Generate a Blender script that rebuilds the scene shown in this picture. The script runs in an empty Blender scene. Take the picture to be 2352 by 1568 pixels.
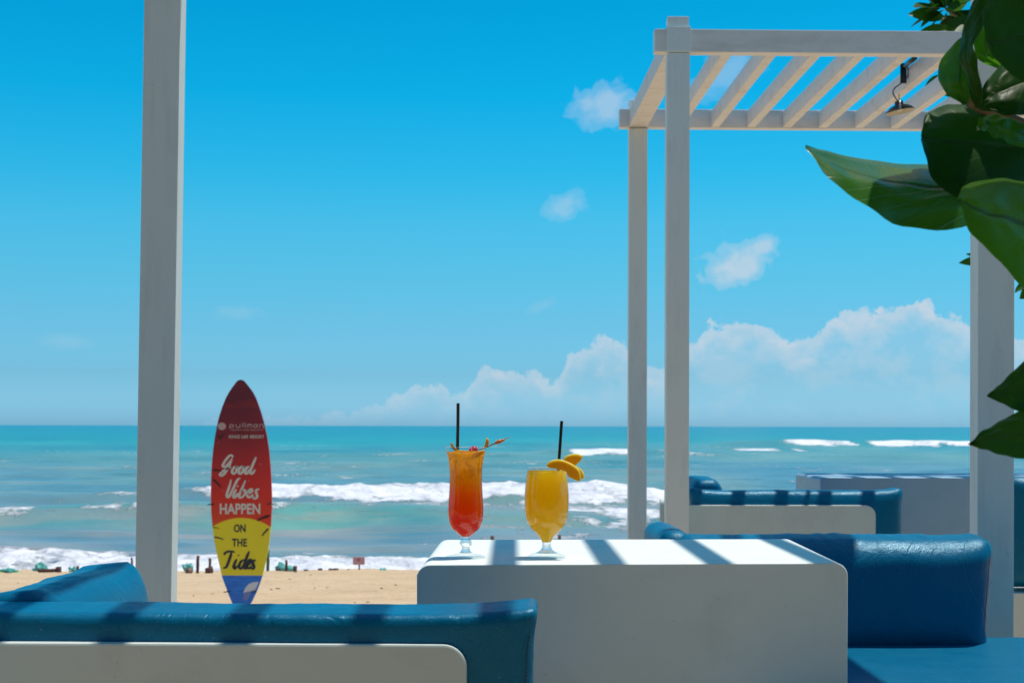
import bpy, bmesh, math, random
import numpy as np
from mathutils import Vector, Matrix, noise as mnoise

random.seed(7)
S = bpy.context.scene
COL = S.collection
R = math.radians

# ------------------------------------------------------------------ camera
F = 3267.0            # focal length in pixels of a 2352 px wide frame
HY = 978.0            # horizon row
ROLL = R(0.12)
CAM_Z = 1.0
cd = bpy.data.cameras.new('camera'); cam = bpy.data.objects.new('camera', cd); COL.objects.link(cam)
cd.sensor_width = 36; cd.lens = F / 2352 * 36
cd.shift_y = (HY - 784) / 2352
cd.clip_start = 0.05; cd.clip_end = 200000
cam.matrix_world = Matrix.Translation((0, 0, CAM_Z)) @ Matrix.Rotation(R(90), 4, 'X') @ Matrix.Rotation(ROLL, 4, 'Z')
cd.dof.use_dof = True; cd.dof.focus_distance = 2.72; cd.dof.aperture_fstop = 13
S.camera = cam

# ------------------------------------------------------------------ sun and sky
SUN_EL, SUN_AZ = 75.0, 70.0     # azimuth measured from +Y towards +X
sd = bpy.data.lights.new('sun', 'SUN'); sun = bpy.data.objects.new('sun', sd); COL.objects.link(sun)
sd.energy = 4.3; sd.angle = R(0.53); sd.color = (1.0, 0.93, 0.85)
sv = Vector((math.sin(R(SUN_AZ)) * math.cos(R(SUN_EL)), math.cos(R(SUN_AZ)) * math.cos(R(SUN_EL)), math.sin(R(SUN_EL))))
sun.rotation_euler = sv.to_track_quat('Z', 'Y').to_euler()
sun.location = (4, 1, 12)
S.view_settings.view_transform = 'Standard'; S.view_settings.look = 'None'
S.view_settings.exposure = 0; S.view_settings.gamma = 1; S.view_settings.use_curve_mapping = False

world = bpy.data.worlds.new('World'); S.world = world; world.use_nodes = True
class NT:
    def __init__(s, tree): s.t = tree; s.n = tree.nodes; s.l = tree.links
    def new(s, typ, **kw):
        n = s.n.new(typ)
        for k, v in kw.items(): setattr(n, k, v)
        return n
    def put(s, sock, v):
        if v is None: return
        if isinstance(v, bpy.types.NodeSocket): s.l.new(v, sock)
        elif isinstance(v, (tuple, list)):
            v = tuple(v)
            if len(sock.default_value) == 4 and len(v) == 3: v = v + (1,)
            sock.default_value = v
        else: sock.default_value = v
    def M(s, op, a, b=None, c=None, clamp=False):
        n = s.new('ShaderNodeMath', operation=op, use_clamp=clamp)
        s.put(n.inputs[0], a); s.put(n.inputs[1], b); s.put(n.inputs[2], c)
        return n.outputs[0]
    def mix(s, f, a, b, blend='MIX'):
        n = s.new('ShaderNodeMix', data_type='RGBA', blend_type=blend)
        s.put(n.inputs[0], f); s.put(n.inputs[6], a); s.put(n.inputs[7], b)
        return n.outputs[2]
    def ramp(s, v, stops, interp='LINEAR'):
        n = s.new('ShaderNodeValToRGB'); r = n.color_ramp; r.interpolation = interp
        while len(r.elements) < len(stops): r.elements.new(0.5)
        for e, (p, c) in zip(r.elements, stops):
            e.position = p; e.color = (c, c, c, 1) if isinstance(c, (int, float)) else tuple(c) + (1,)
        s.put(n.inputs[0], v); return n.outputs[0]
    def noise(s, vec, scale, detail=4, rough=.55, dist=0, out=0):
        n = s.new('ShaderNodeTexNoise'); s.put(n.inputs['Vector'], vec)
        n.inputs['Scale'].default_value = scale; n.inputs['Detail'].default_value = detail
        n.inputs['Roughness'].default_value = rough; n.inputs['Distortion'].default_value = dist
        return n.outputs[out]
    def mapping(s, vec, scale=(1, 1, 1), loc=(0, 0, 0), rot=(0, 0, 0)):
        n = s.new('ShaderNodeMapping'); s.put(n.inputs[0], vec)
        n.inputs['Scale'].default_value = scale; n.inputs['Location'].default_value = loc; n.inputs['Rotation'].default_value = rot
        return n.outputs[0]

def lin(*c):
    return tuple(((v / 255) / 12.92 if v / 255 <= 0.04045 else ((v / 255 + .055) / 1.055) ** 2.4) for v in c)

def build_world():
    T = NT(world.node_tree); bg = T.n['Background']; bg.inputs[1].default_value = 0.1
    sky = T.new('ShaderNodeTexSky'); sky.sky_type = 'NISHITA'; sky.sun_disc = False
    sky.sun_elevation = R(SUN_EL); sky.sun_rotation = R(SUN_AZ)
    tc = T.new('ShaderNodeTexCoord'); d = tc.outputs['Generated']
    sp = T.new('ShaderNodeSeparateXYZ'); T.put(sp.inputs[0], d)
    el = T.M('DEGREES', T.M('ARCSINE', sp.outputs[2])) if False else T.M('MULTIPLY', T.M('ARCSINE', sp.outputs[2]), 57.2958)
    az = T.M('MULTIPLY', T.M('ARCTAN2', sp.outputs[0], sp.outputs[1]), 57.2958)
    # tropical blue of the air: Nishita's own gradient tinted by elevation
    base = {0: (.62, .61, .55), .5: (.624, .616, .553), 2: (.71, .725, .671), 4: (.686, .745, .745), 6: (.647, .729, .776), 8: (.604, .698, .776),
            10: (.573, .675, .773), 13: (.529, .635, .753), 17: (.494, .596, .725), 25: (.451, .545, .686), 45: (.439, .522, .659), 90: (.47, .55, .68)}
    want = {0: (131, 190, 218), .5: (130, 190, 218), 2: (122, 191, 221), 4: (108, 192, 227), 6: (91, 192, 230), 8: (73, 189, 232),
            10: (46, 184, 233), 13: (14, 173, 229), 17: (2, 158, 216), 25: (6, 136, 196), 45: (36, 112, 164), 90: (55, 104, 150)}
    stops = []
    for e in sorted(want):
        b = lin(*[v * 255 for v in base[e]]); w = lin(*want[e])
        stops.append((e / 90, tuple(wv / bv * .5 for wv, bv in zip(w, b))))
    tint = T.ramp(T.M('DIVIDE', T.M('MAXIMUM', el, 0), 90), stops)
    skyc = T.mix(1, sky.outputs[0], tint, 'MULTIPLY')
    n = T.new('ShaderNodeVectorMath', operation='SCALE'); T.put(n.inputs[0], skyc); n.inputs['Scale'].default_value = 2.0
    skyc = n.outputs[0]
    # cumulus bank low over the sea: ragged upper outline, fading downwards into the haze
    pts = [(-1800, 930), (-1000, 920), (-400, 965), (0, 985), (300, 975), (600, 960), (820, 940), (925, 896), (985, 875), (1055, 900), (1085, 872), (1120, 845), (1180, 850),
           (1235, 855), (1262, 872), (1300, 825), (1350, 790), (1395, 775), (1440, 795), (1500, 850), (1560, 812), (1612, 768), (1670, 738), (1725, 742),
           (1780, 755), (1840, 782), (1880, 768), (1905, 735), (1960, 715), (2050, 712), (2085, 700), (2115, 694), (2150, 720), (2200, 742), (2260, 775),
           (2352, 790), (2700, 840), (3300, 870), (3600, 920)]
    A0, A1 = -40.0, 40.0
    fc = T.new('ShaderNodeFloatCurve'); cv = fc.mapping.curves[0]
    fc.mapping.use_clip = False
    vals = []
    for x, y in pts:
        a = math.degrees(math.atan((x - 1176) / F)); e = math.degrees(math.atan((HY + (x - 1176) * .0021 - y) / F))
        vals.append(((a - A0) / (A1 - A0), e / 8))
    vals[0] = (0.0, vals[0][1]); vals[-1] = (1.0, vals[-1][1])
    cv.points[0].location = vals[0]; cv.points[1].location = vals[-1]
    for v in vals[1:-1]: cv.points.new(*v)
    fc.mapping.update()
    T.put(fc.inputs['Value'], T.M('DIVIDE', T.M('SUBTRACT', az, A0), A1 - A0, clamp=True))
    top = T.M('MULTIPLY', fc.outputs[0], 8)
    cx = T.new('ShaderNodeCombineXYZ'); T.put(cx.inputs[0], az); T.put(cx.inputs[1], el)
    nz = T.noise(cx.outputs[0], 1.5, 8, .62, .3)
    nz2 = T.noise(T.mapping(cx.outputs[0], (1, 1.3, 1), (7, 3, 0)), .55, 6, .6, .2)
    depth = T.M('ADD', T.M('SUBTRACT', top, el), T.M('MULTIPLY', T.M('SUBTRACT', nz, .5), 1.7))
    edge = T.ramp(T.M('MULTIPLY', depth, 3.2), [(0, 0.0), (.5, .75), (1, 1.0)], 'EASE')
    lowf = T.ramp(T.M('DIVIDE', el, 4.8), [(0, .10), (.12, .30), (.3, .58), (.55, .78), (1, .95)])
    det = T.ramp(nz2, [(.34, .15), (.62, 1.0)], 'EASE')
    rim = T.ramp(T.M('MULTIPLY', depth, .7), [(0, 1.0), (.6, .68), (1, .5)])
    alpha = T.M('MULTIPLY', T.M('MULTIPLY', edge, lowf), T.M('MULTIPLY', T.M('MAXIMUM', det, T.M('MULTIPLY', rim, .9)), rim))
    alpha = T.M('MULTIPLY', T.M('ADD', alpha, 0), 1.12, clamp=True)
    # a few small loose clouds higher up
    def puff(x, y, rx, ry, rot, k):
        a = math.degrees(math.atan((x - 1176) / F)); e = math.degrees(math.atan((HY - y) / F)); q = 57.3 / F
        dx = T.M('SUBTRACT', az, a); dy = T.M('SUBTRACT', el, e); c, s_ = math.cos(rot), math.sin(rot)
        u = T.M('DIVIDE', T.M('ADD', T.M('MULTIPLY', dx, c), T.M('MULTIPLY', dy, s_)), rx * q)
        v = T.M('DIVIDE', T.M('SUBTRACT', T.M('MULTIPLY', dy, c), T.M('MULTIPLY', dx, s_)), ry * q)
        r2 = T.M('ADD', T.M('MULTIPLY', u, u), T.M('MULTIPLY', v, v))
        g = T.M('POWER', 2.718, T.M('MULTIPLY', r2, -1.0))
        w = T.M('SUBTRACT', g, T.M('MULTIPLY', T.M('SUBTRACT', .80, nzp), 1.0))
        return T.M('MULTIPLY', T.ramp(w, [(0, 0.0), (.18, .35), (.7, 1.0)], 'EASE'), k)
    nzp = T.noise(T.mapping(cx.outputs[0], (1, 1.2, 1), (3.3, 1.7, 0)), 1.6, 6, .55, .5)
    ps = [puff(1388, 245, 85, 52, .1, .5), puff(1292, 475, 56, 32, .35, .34), puff(1690, 612, 86, 52, .35, .72), puff(1746, 575, 44, 26, .6, .6),
          puff(1670, 175, 90, 50, .6, .3), puff(1240, 705, 40, 14, .4, .12), puff(540, 725, 60, 18, 0, .12), puff(150, 795, 60, 22, 0, .12)]
    for p in ps: alpha = T.M('MAXIMUM', alpha, p)
    cloudc = T.ramp(T.M('ADD', T.M('MULTIPLY', rim, .8), T.M('MULTIPLY', det, .2)), [(.25, lin(168, 200, 220)), (.9, lin(205, 215, 226))])
    cs = T.new('ShaderNodeVectorMath', operation='SCALE'); T.put(cs.inputs[0], cloudc); cs.inputs['Scale'].default_value = 10.0
    T.put(bg.inputs[0], T.mix(alpha, skyc, cs.outputs[0]))
build_world()

# ------------------------------------------------------------------ helpers
def P(x, y, d):
    "point of the place seen at (x, y) of the 2352 px frame, d metres ahead"
    a, b = (x - 1176) / F, (HY - y) / F
    c, s = math.cos(ROLL), math.sin(ROLL)
    return Vector(((a * c - b * s) * d, d, CAM_Z + (a * s + b * c) * d))

def link(o, parent=None):
    COL.objects.link(o)
    if parent is not None: o.parent = parent
    return o
def tag(o, label=None, cat=None, group=None, kind=None):
    for k, v in (('label', label), ('category', cat), ('group', group), ('kind', kind)):
        if v: o[k] = v
    return o
def empty(name, loc, rz=0, label=None, cat=None, group=None):
    o = bpy.data.objects.new(name, None); link(o); o.location = loc; o.rotation_euler = (0, 0, rz); o.empty_display_size = .1
    return tag(o, label, cat, group)
def mesh_obj(name, verts, faces, mat, parent=None, smooth=False):
    me = bpy.data.meshes.new(name); me.from_pydata([tuple(v) for v in verts], [], faces); me.update()
    if smooth: me.polygons.foreach_set('use_smooth', [True] * len(me.polygons))
    if mat: me.materials.append(mat)
    return link(bpy.data.objects.new(name, me), parent)
def bm_obj(name, bm, mat, parent=None, smooth=False, normals=True):
    if normals: bmesh.ops.recalc_face_normals(bm, faces=bm.faces)
    me = bpy.data.meshes.new(name); bm.to_mesh(me); bm.free()
    if smooth: me.polygons.foreach_set('use_smooth', [True] * len(me.polygons))
    if mat: me.materials.append(mat)
    return link(bpy.data.objects.new(name, me), parent)
def box(name, x0, x1, y0, y1, z0, z1, mat, parent=None, bev=.003, seg=2):
    bm = bmesh.new(); bmesh.ops.create_cube(bm, size=1)
    for v in bm.verts:
        v.co = Vector(((x0 + x1) / 2 + v.co.x * (x1 - x0), (y0 + y1) / 2 + v.co.y * (y1 - y0), (z0 + z1) / 2 + v.co.z * (z1 - z0)))
    if bev: bmesh.ops.bevel(bm, geom=bm.edges[:], offset=bev, segments=seg, profile=.6, affect='EDGES')
    o = bm_obj(name, bm, mat, parent)
    return o
def tube(bm, pts, r, seg=8, caps=True):
    pts = [Vector(p) for p in pts]; n = len(pts); rs = r if isinstance(r, (list, tuple)) else [r] * n
    rings = []
    for i, p in enumerate(pts):
        t = (pts[min(i + 1, n - 1)] - pts[max(i - 1, 0)]).normalized()
        ref = Vector((0, 0, 1)) if abs(t.z) < .9 else Vector((1, 0, 0))
        u = t.cross(ref).normalized(); w = t.cross(u)
        rings.append([bm.verts.new(p + (u * math.cos(a) + w * math.sin(a)) * rs[i]) for a in [2 * math.pi * k / seg for k in range(seg)]])
    for a, b in zip(rings, rings[1:]):
        for k in range(seg): bm.faces.new((a[k], a[(k + 1) % seg], b[(k + 1) % seg], b[k]))
    if caps: bm.faces.new(rings[0][::-1]); bm.faces.new(rings[-1])
def tube_obj(name, pts, r, mat, parent=None, seg=10):
    bm = bmesh.new(); tube(bm, pts, r, seg); return bm_obj(name, bm, mat, parent, True)
def lathe(name, prof, mat, parent=None, seg=64, loc=(0, 0, 0), close=False):
    "prof: list of (r, z)"
    V = []; Fc = []; rows = []
    for r, z in prof:
        if r < 1e-6: rows.append([len(V)]); V.append((loc[0], loc[1], loc[2] + z))
        else:
            rows.append(list(range(len(V), len(V) + seg)))
            V += [(loc[0] + r * math.cos(2 * math.pi * k / seg), loc[1] + r * math.sin(2 * math.pi * k / seg), loc[2] + z) for k in range(seg)]
    pairs = list(zip(rows, rows[1:]))
    if close: pairs.append((rows[-1], rows[0]))
    for a, b in pairs:
        for k in range(seg):
            k2 = (k + 1) % seg
            if len(a) == 1 and len(b) == 1: continue
            if len(a) == 1: Fc.append((a[0], b[k2], b[k]))
            elif len(b) == 1: Fc.append((a[k], a[k2], b[0]))
            else: Fc.append((a[k], a[k2], b[k2], b[k]))
    return mesh_obj(name, V, Fc, mat, parent, True)
def catmull(pts, n):
    pts = [np.array(p, float) for p in pts]; m = len(pts) - 1; out = []
    for j in range(n + 1):
        t = j / n * m; i = min(int(t), m - 1); u = t - i
        p0 = pts[max(i - 1, 0)] if i > 0 else 2 * pts[0] - pts[1]
        p1, p2 = pts[i], pts[i + 1]; p3 = pts[i + 2] if i + 2 <= m else 2 * pts[m] - pts[m - 1]
        out.append(.5 * ((2 * p1) + (-p0 + p2) * u + (2 * p0 - 5 * p1 + 4 * p2 - p3) * u * u + (-p0 + 3 * p1 - 3 * p2 + p3) * u ** 3))
    return out

# ------------------------------------------------------------------ materials
def mat(name, color=(.8, .8, .8), rough=.5, **kw):
    m = bpy.data.materials.new(name); m.use_nodes = True; T = NT(m.node_tree); b = T.n['Principled BSDF']
    T.put(b.inputs['Base Color'], color); T.put(b.inputs['Roughness'], rough)
    for k, v in kw.items(): T.put(b.inputs[k.replace('_', ' ')], v)
    return m, T, b
def bump(T, b, h, strength=.3, dist=.01):
    n = T.new('ShaderNodeBump'); T.put(n.inputs['Height'], h); n.inputs['Strength'].default_value = strength; n.inputs['Distance'].default_value = dist
    T.put(b.inputs['Normal'], n.outputs[0]); return n

def paint(name, col, dirt=(.33, .29, .24), amount=.5, grain=(1, 1, 1)):
    m, T, b = mat(name, col, .55)
    tc = T.new('ShaderNodeTexCoord').outputs['Object']
    n1 = T.noise(T.mapping(tc, grain), 6, 6, .65); n2 = T.noise(tc, 55, 3, .6); n3 = T.noise(T.mapping(tc, grain), 2.0, 3)
    c = T.mix(T.M('MULTIPLY', T.ramp(n1, [(.5, 0.0), (.78, 1.0)]), amount * .55), col, dirt)
    spots = T.ramp(T.noise(tc, 120, 2, .5), [(.70, 0.0), (.76, 1.0)])
    c = T.mix(T.M('MULTIPLY', T.M('MULTIPLY', spots, T.ramp(n1, [(.42, 0.0), (.6, 1.0)])), amount * .8), c, tuple(v * .5 for v in dirt))
    c = T.mix(T.M('MULTIPLY', n3, .12), c, tuple(v * .85 for v in col))
    T.put(b.inputs['Base Color'], c)
    bump(T, b, T.M('ADD', T.M('MULTIPLY', n2, .5), n1), .22, .0025)
    T.put(b.inputs['Roughness'], T.ramp(n1, [(.3, .45), (.7, .68)]))
    return m
white_wood = paint('white_painted_wood', (.72, .775, .745), amount=.5, grain=(3, 3, .5))
white_beam = paint('white_painted_beam', (.74, .73, .70), dirt=(.42, .33, .22), amount=.8, grain=(.8, 2.5, 2.5))
white_slab = paint('white_painted_slab', (.78, .84, .79), amount=.3)
grey_board = paint('off_white_board', (.57, .65, .61), dirt=(.38, .34, .28), amount=.45)
shade_tinted_white = paint('weathered_white_shade_tint', (.27, .44, .57), dirt=(.22, .34, .40), amount=.8)  # far table is white; its blue-grey shade goes into this base colour

def vinyl(name, col):
    m, T, b = mat(name, col, .33); b.inputs['Specular IOR Level'].default_value = .42; b.inputs['Specular Tint'].default_value = (.45, .85, 1, 1)
    tc = T.new('ShaderNodeTexCoord').outputs['Object']
    v = T.new('ShaderNodeTexVoronoi'); T.put(v.inputs['Vector'], tc); v.inputs['Scale'].default_value = 260; v.feature = 'DISTANCE_TO_EDGE'
    n1 = T.noise(tc, 9, 5, .6); n2 = T.noise(T.mapping(tc, (1, 2.5, .6)), 16, 5, .62, 2.2); n4 = T.ramp(T.M('ABSOLUTE', T.M('SUBTRACT', T.noise(T.mapping(tc, (1, 1, .35)), 7, 3, .5, 1.5), .5)), [(0, 0.0), (.03, 1.0)])
    c = T.mix(T.M('MULTIPLY', n1, .5), col, tuple(x * .75 for x in col))
    dust = T.ramp(T.noise(tc, 300, 1, .5), [(.74, 0.0), (.80, 1.0)])
    c = T.mix(T.M('MULTIPLY', dust, .35), c, (.5, .55, .55))
    T.put(b.inputs['Base Color'], c)
    T.put(b.inputs['Roughness'], T.ramp(n1, [(.3, .28), (.7, .44)]))
    bump(T, b, T.M('ADD', T.M('ADD', T.M('MULTIPLY', v.outputs[0], .6), T.M('ADD', T.M('MULTIPLY', n2, 1.6), T.M('MULTIPLY', n4, .5))), n1), .28, .004)
    return m
blue_vinyl = vinyl('teal_blue_vinyl', (.0003, .130, .250))
thread, _, _ = mat('dark_thread', (.004, .02, .04), .7)

# ------------------------------------------------------------------ ground
def fbm(x, y, seed=0, octs=5, lac=2.03, gain=.5):
    rs = np.random.RandomState(seed); tot = np.zeros_like(x, dtype=float); amp = 1; s = 0
    for o in range(octs):
        g = rs.rand(128, 128); ox, oy = rs.rand(2) * 50
        X = x * lac ** o + ox; Y = y * lac ** o + oy
        xi = np.floor(X).astype(np.int64); yi = np.floor(Y).astype(np.int64); fx = X - xi; fy = Y - yi
        fx = fx * fx * (3 - 2 * fx); fy = fy * fy * (3 - 2 * fy)
        a = g[xi % 128, yi % 128]; b = g[(xi + 1) % 128, yi % 128]; c = g[xi % 128, (yi + 1) % 128]; d = g[(xi + 1) % 128, (yi + 1) % 128]
        tot += amp * ((a * (1 - fx) + b * fx) * (1 - fy) + (c * (1 - fx) + d * fx) * fy); s += amp; amp *= gain
    return tot / s
def sstep(a, b, x):
    t = np.clip((x - a) / (b - a), 0, 1); return t * t * (3 - 2 * t)

def grid_obj(name, X, Y, Z, m, kind='structure', smooth=True):
    ny, nx = X.shape
    me = bpy.data.meshes.new(name); co = np.stack([X, Y, Z], -1).reshape(-1, 3).astype(np.float32)
    me.vertices.add(len(co)); me.vertices.foreach_set('co', co.ravel())
    idx = np.arange(nx * ny).reshape(ny, nx)
    q = np.stack([idx[:-1, :-1], idx[:-1, 1:], idx[1:, 1:], idx[1:, :-1]], -1).reshape(-1, 4).astype(np.int32)
    me.loops.add(q.size); me.loops.foreach_set('vertex_index', q.ravel())
    me.polygons.add(len(q)); me.polygons.foreach_set('loop_start', np.arange(0, q.size, 4, dtype=np.int32))
    me.polygons.foreach_set('loop_total', np.full(len(q), 4, np.int32))
    me.polygons.foreach_set('use_smooth', np.full(len(q), smooth)); me.update(calc_edges=True); me.validate()
    me.materials.append(m); o = link(bpy.data.objects.new(name, me)); o['kind'] = kind
    return o

def ground_z(X, Y):
    z = np.interp(Y, [-1e5, 6, 9, 11.7, 14, 16.2, 17.5, 21, 26, 34, 60], [0, 0, -.28, -.535, -.60, -.655, -.78, -1.35, -2.15, -2.75, -5])
    near = sstep(6, 9, Y)
    z = z + near * ((fbm(X * .35, Y * .5, 3) - .5) * .12 + (fbm(X * 1.6, Y * 2.2, 4, 4) - .5) * .05) * (1 - .5 * sstep(20, 30, Y))
    return z
def build_ground():
    xs = np.concatenate([np.array([-3000, -900, -300, -100, -50, -25]), np.arange(-14, 14.01, .1), np.array([25, 50, 100, 300, 900, 3000])])
    ys = np.concatenate([np.array([-3000, -800, -200, -60, -20, -5, 0, 3, 5]), np.arange(6, 22, .09), np.array([23, 25, 28, 32, 38, 46, 60])])
    X, Y = np.meshgrid(xs, ys)
    m, T, b = mat('beach_sand', (.5, .38, .25), .9)
    tc = T.new('ShaderNodeTexCoord').outputs['Object']
    n1 = T.noise(T.mapping(tc, (.5, 1.2, 1)), 1.4, 5, .6); n2 = T.noise(tc, 18, 5, .7); n3 = T.noise(T.mapping(tc, (1, 2, 1)), 4.5, 3, .5)
    c = T.ramp(n1, [(.3, (.60, .415, .235)), (.55, (.68, .485, .295)), (.75, (.74, .53, .335))])
    c = T.mix(T.ramp(n3, [(.60, 0.0), (.72, .45)]), c, (.40, .27, .15))
    c = T.mix(T.ramp(n2, [(.64, 0.0), (.74, .7)]), c, (.26, .17, .09))
    sp = T.new('ShaderNodeSeparateXYZ'); T.put(sp.inputs[0], tc)
    unseen_dark_ground = T.ramp(T.M('ADD', T.M('MULTIPLY', T.M('SUBTRACT', -1.5, sp.outputs[1]), .5), n1), [(.45, 0.0), (.60, 1.0)])
    c = T.mix(unseen_dark_ground, c, T.ramp(n2, [(.3, (.035, .06, .018)), (.7, (.07, .11, .035))]))  # unseen dark green ground behind the viewer, added to cut the sand's bounce
    T.put(b.inputs['Base Color'], c); bump(T, b, T.M('ADD', T.M('MULTIPLY', n3, 2), n2), .8, .05)
    grid_obj('sand_beach', X, Y, ground_z(X, Y), m)
build_ground()

# unseen dark planting behind the viewer, added to darken the shaded faces
def unseen_dark_bank():
    xs = np.linspace(-30, 30, 240); vs = np.linspace(0, 1, 50); U, V_ = np.meshgrid(xs, vs)
    a = V_ * math.pi * .5
    hgt = 5.5 + (fbm(U * .25, U * 0, 5, 3) - .5) * 4
    n_ = (fbm(U * 1.4, V_ * 8, 6, 5) - .5) * 1.6
    Y = -4.2 - (1 - np.cos(a)) * 3 + n_; Z = np.sin(a) * hgt + n_ * .4
    m, T, b = mat('unseen_dark_foliage', (.03, .06, .015), .7); tc = T.new('ShaderNodeTexCoord').outputs['Object']
    T.put(b.inputs['Base Color'], T.ramp(T.noise(tc, 5, 5, .7), [(.35, (.012, .03, .008)), (.65, (.05, .10, .02))])); bump(T, b, T.noise(tc, 9, 5, .7), 1, .2)
    grid_obj('unseen_dark_planting', U, Y, Z, m, 'stuff')
unseen_dark_bank()
# ------------------------------------------------------------------ sea
SEA = -2.5
def build_sea():
    H = CAM_Z - SEA
    s = np.concatenate([np.linspace(1 / 25.5, 1 / 200, 470), np.linspace(1 / 200, 1 / 70000, 90)[1:]])
    yy = 1 / s
    t = np.concatenate([np.linspace(-1.3, -.44, 40)[:-1], np.linspace(-.44, .44, 760), np.linspace(.44, 1.3, 40)[1:]])
    T_, Y = np.meshgrid(t, yy); X = T_ * Y
    px = 1176 + F * T_
    z = np.zeros_like(X); foam = np.zeros_like(X)
    far = 1 - sstep(150, 900, Y)
    z += (fbm(X / 26, Y / 9, 11, 4) - .5) * .55 * far + (fbm(X / 6, Y / 2.4, 12, 4) - .5) * .42 * (1 - sstep(70, 300, Y))
    def wave(Yc, amp, front, back, mask, wob=1.5, wsc=12, seed=0):
        c = Yc + (fbm(X / wsc, X * 0 + seed, seed, 4) - .5) * 2 * wob
        u = Y - c
        p = np.where(u < 0, np.exp(-(u / front) ** 2), np.exp(-(u / back) ** 2))
        return u, p * amp * mask * (.75 + .5 * fbm(X / 5, X * 0, seed + 50, 3))
    # main breaker
    x0 = sstep(-18, -14, X) * (1 - .45 * sstep(4, 8, X)) * (1 - sstep(24, 34, X)) + .35 * (1 - sstep(-18, -14, X))
    u, w = wave(66.5, .66, 2.6, 4, x0, 1.5, 14, 21); z += w
    fr = fbm(X / 1.3, Y / 1.6, 22, 5)
    band = sstep(-4.6, -1.8, u + (fr - .5) * 5) * (1 - sstep(-.3, 1.6, u + (fr - .5) * 1.5)) * (.78 + .22 * sstep(.36, .52, fbm(X / 1.6, Y / 1.2, 24, 5)))
    foam = np.maximum(foam, band * (sstep(-16, -13, X + (fr - .5) * 3) * (1 - sstep(13, 26, X)) * (1 - .5 * sstep(3, 9, X) * sstep(-2, -6, u))))
    foam = np.maximum(foam, .66 * sstep(-2.6, -.8, u) * (1 - sstep(0, 1.2, u)) * sstep(-20, -18.5, X) * (1 - sstep(-17, -15.5, X)))
    z += foam * (fbm(X / .8, Y / .8, 23, 4) - .4) * .34
    foam = np.maximum(foam, .36 * sstep(-10, -6, u + (fr - .5) * 6) * (1 - sstep(-4, -2, u)) * sstep(-14, -4, X))
    # teal roller in front of it
    u, w = wave(51.8, .52, 1.8, 3.4, np.ones_like(X) * (1 - .6 * sstep(0, 6, X)), 1.6, 9, 31); z += w
    teal = .8 * np.exp(-((u + 1.5) / 2.0) ** 2) * (1 - .8 * sstep(-1, 6, X)) * (.25 + .75 * sstep(.35, .6, fbm(X / 7, Y / 3, 36, 4)))
    fr2 = fbm(X / 1.1, Y / .9, 33, 5)
    foam = np.maximum(foam, (.24 + .34 * sstep(.45, .66, fbm(X / 1.6, X * 0 + 3, 35, 4))) * sstep(-1.3, -.4, u + (fr2 - .5) * 1.3) * (1 - sstep(.1, 1.2, u + (fr2 - .5))) * (1 - sstep(-8, 0, X)))
    # foam field on the right
    f3 = fbm(X / 2.2, Y / 3.6, 41, 6, gain=.6)
    foam = np.maximum(foam, (.44 + .40 * sstep(.38, .60, f3)) * sstep(-3.5, 3.5, X + (f3 - .5) * 6) * sstep(42.5, 46, Y + (f3 - .5) * 6) * (1 - sstep(58, 64, Y)))
    foam = np.maximum(foam, .4 * sstep(.52, .62, f3) * sstep(-14, -2, X) * sstep(38.5, 40, Y) * (1 - sstep(45, 48, Y)))
    # shore break
    u, w = wave(35.0, .20, 1.1, 2.0, np.ones_like(X), .9, 5, 51); z += w
    f4 = fbm(X / .9, Y / .9, 52, 5)
    foam = np.maximum(foam, (.55 + .45 * f4) * sstep(-30, -.2, u + 30) * 0 + (.52 + .5 * f4) * (1 - sstep(-.1, 1.6, u + (f4 - .5) * 3.6)))
    foam = np.maximum(foam, .38 * sstep(.5, .62, fbm(X / 2.8, Y / .9, 54, 5)) * (1 - sstep(39, 42, Y)))
    z += (foam > .4) * (Y < 42) * (fbm(X / .5, Y / .5, 53, 4) - .5) * .22
    # outer breakers
    u, w = wave(172, .75, 5, 9, sstep(1, 6, X) * (1 - .7 * sstep(16, 26, X)) + .25 * sstep(-35, -28, X) * (1 - sstep(1, 6, X)), 3, 20, 61); z += w
    f5 = fbm(X / 2.5, Y / 5, 62, 4)
    core = sstep(-9, -4, u + (f5 - .5) * 8) * (1 - sstep(-1, 4, u))
    foam = np.maximum(foam, core * (sstep(6, 8, X) * (1 - sstep(14.5, 17, X)) + .42 * sstep(16, 18, X) * (1 - sstep(24, 28, X)) + .40 * sstep(-27, -23, X) * (1 - sstep(-14, -8, X)) * sstep(.48, .58, f5)
                                    + .38 * sstep(-72, -66, X) * (1 - sstep(-60, -54, X))))
    u, w = wave(250, 1.05, 8, 13, sstep(30, 42, X), 4, 40, 71); z += w
    f6 = fbm(X / 4, Y / 8, 72, 4)
    core = sstep(-13, -7, u + (f6 - .5) * 14) * (1 - sstep(-2, 6, u))
    foam = np.maximum(foam, core * (.62 + .35 * sstep(.36, .52, fbm(X / 3.2, Y / 7, 74, 4))) * (sstep(44, 51, X) * (1 - sstep(59, 60, X)) + sstep(61, 63, X) * (1 - sstep(122, 140, X))))
    u2 = Y - 217 - (fbm(X / 20, X * 0, 75, 3) - .5) * 16
    foam = np.maximum(foam, .75 * sstep(-9, -3, u2 + (f6 - .5) * 10) * (1 - sstep(1, 6, u2)) * sstep(31, 35, X) * (1 - sstep(45, 50, X)) * sstep(.4, .55, fbm(X / 5, X * 0 + 9, 77, 3)))
    # thin broken lines far out
    ln = fbm(X / 18, Y / 13, 81, 4); foam = np.maximum(foam, .34 * sstep(.63, .69, ln) * sstep(90, 120, Y) * (1 - sstep(240, 340, Y)))
    lace = fbm(X / 1.8, Y / .75, 83, 5); patchy = sstep(.42, .6, fbm(X / 14, Y / 8, 84, 4))
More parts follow.
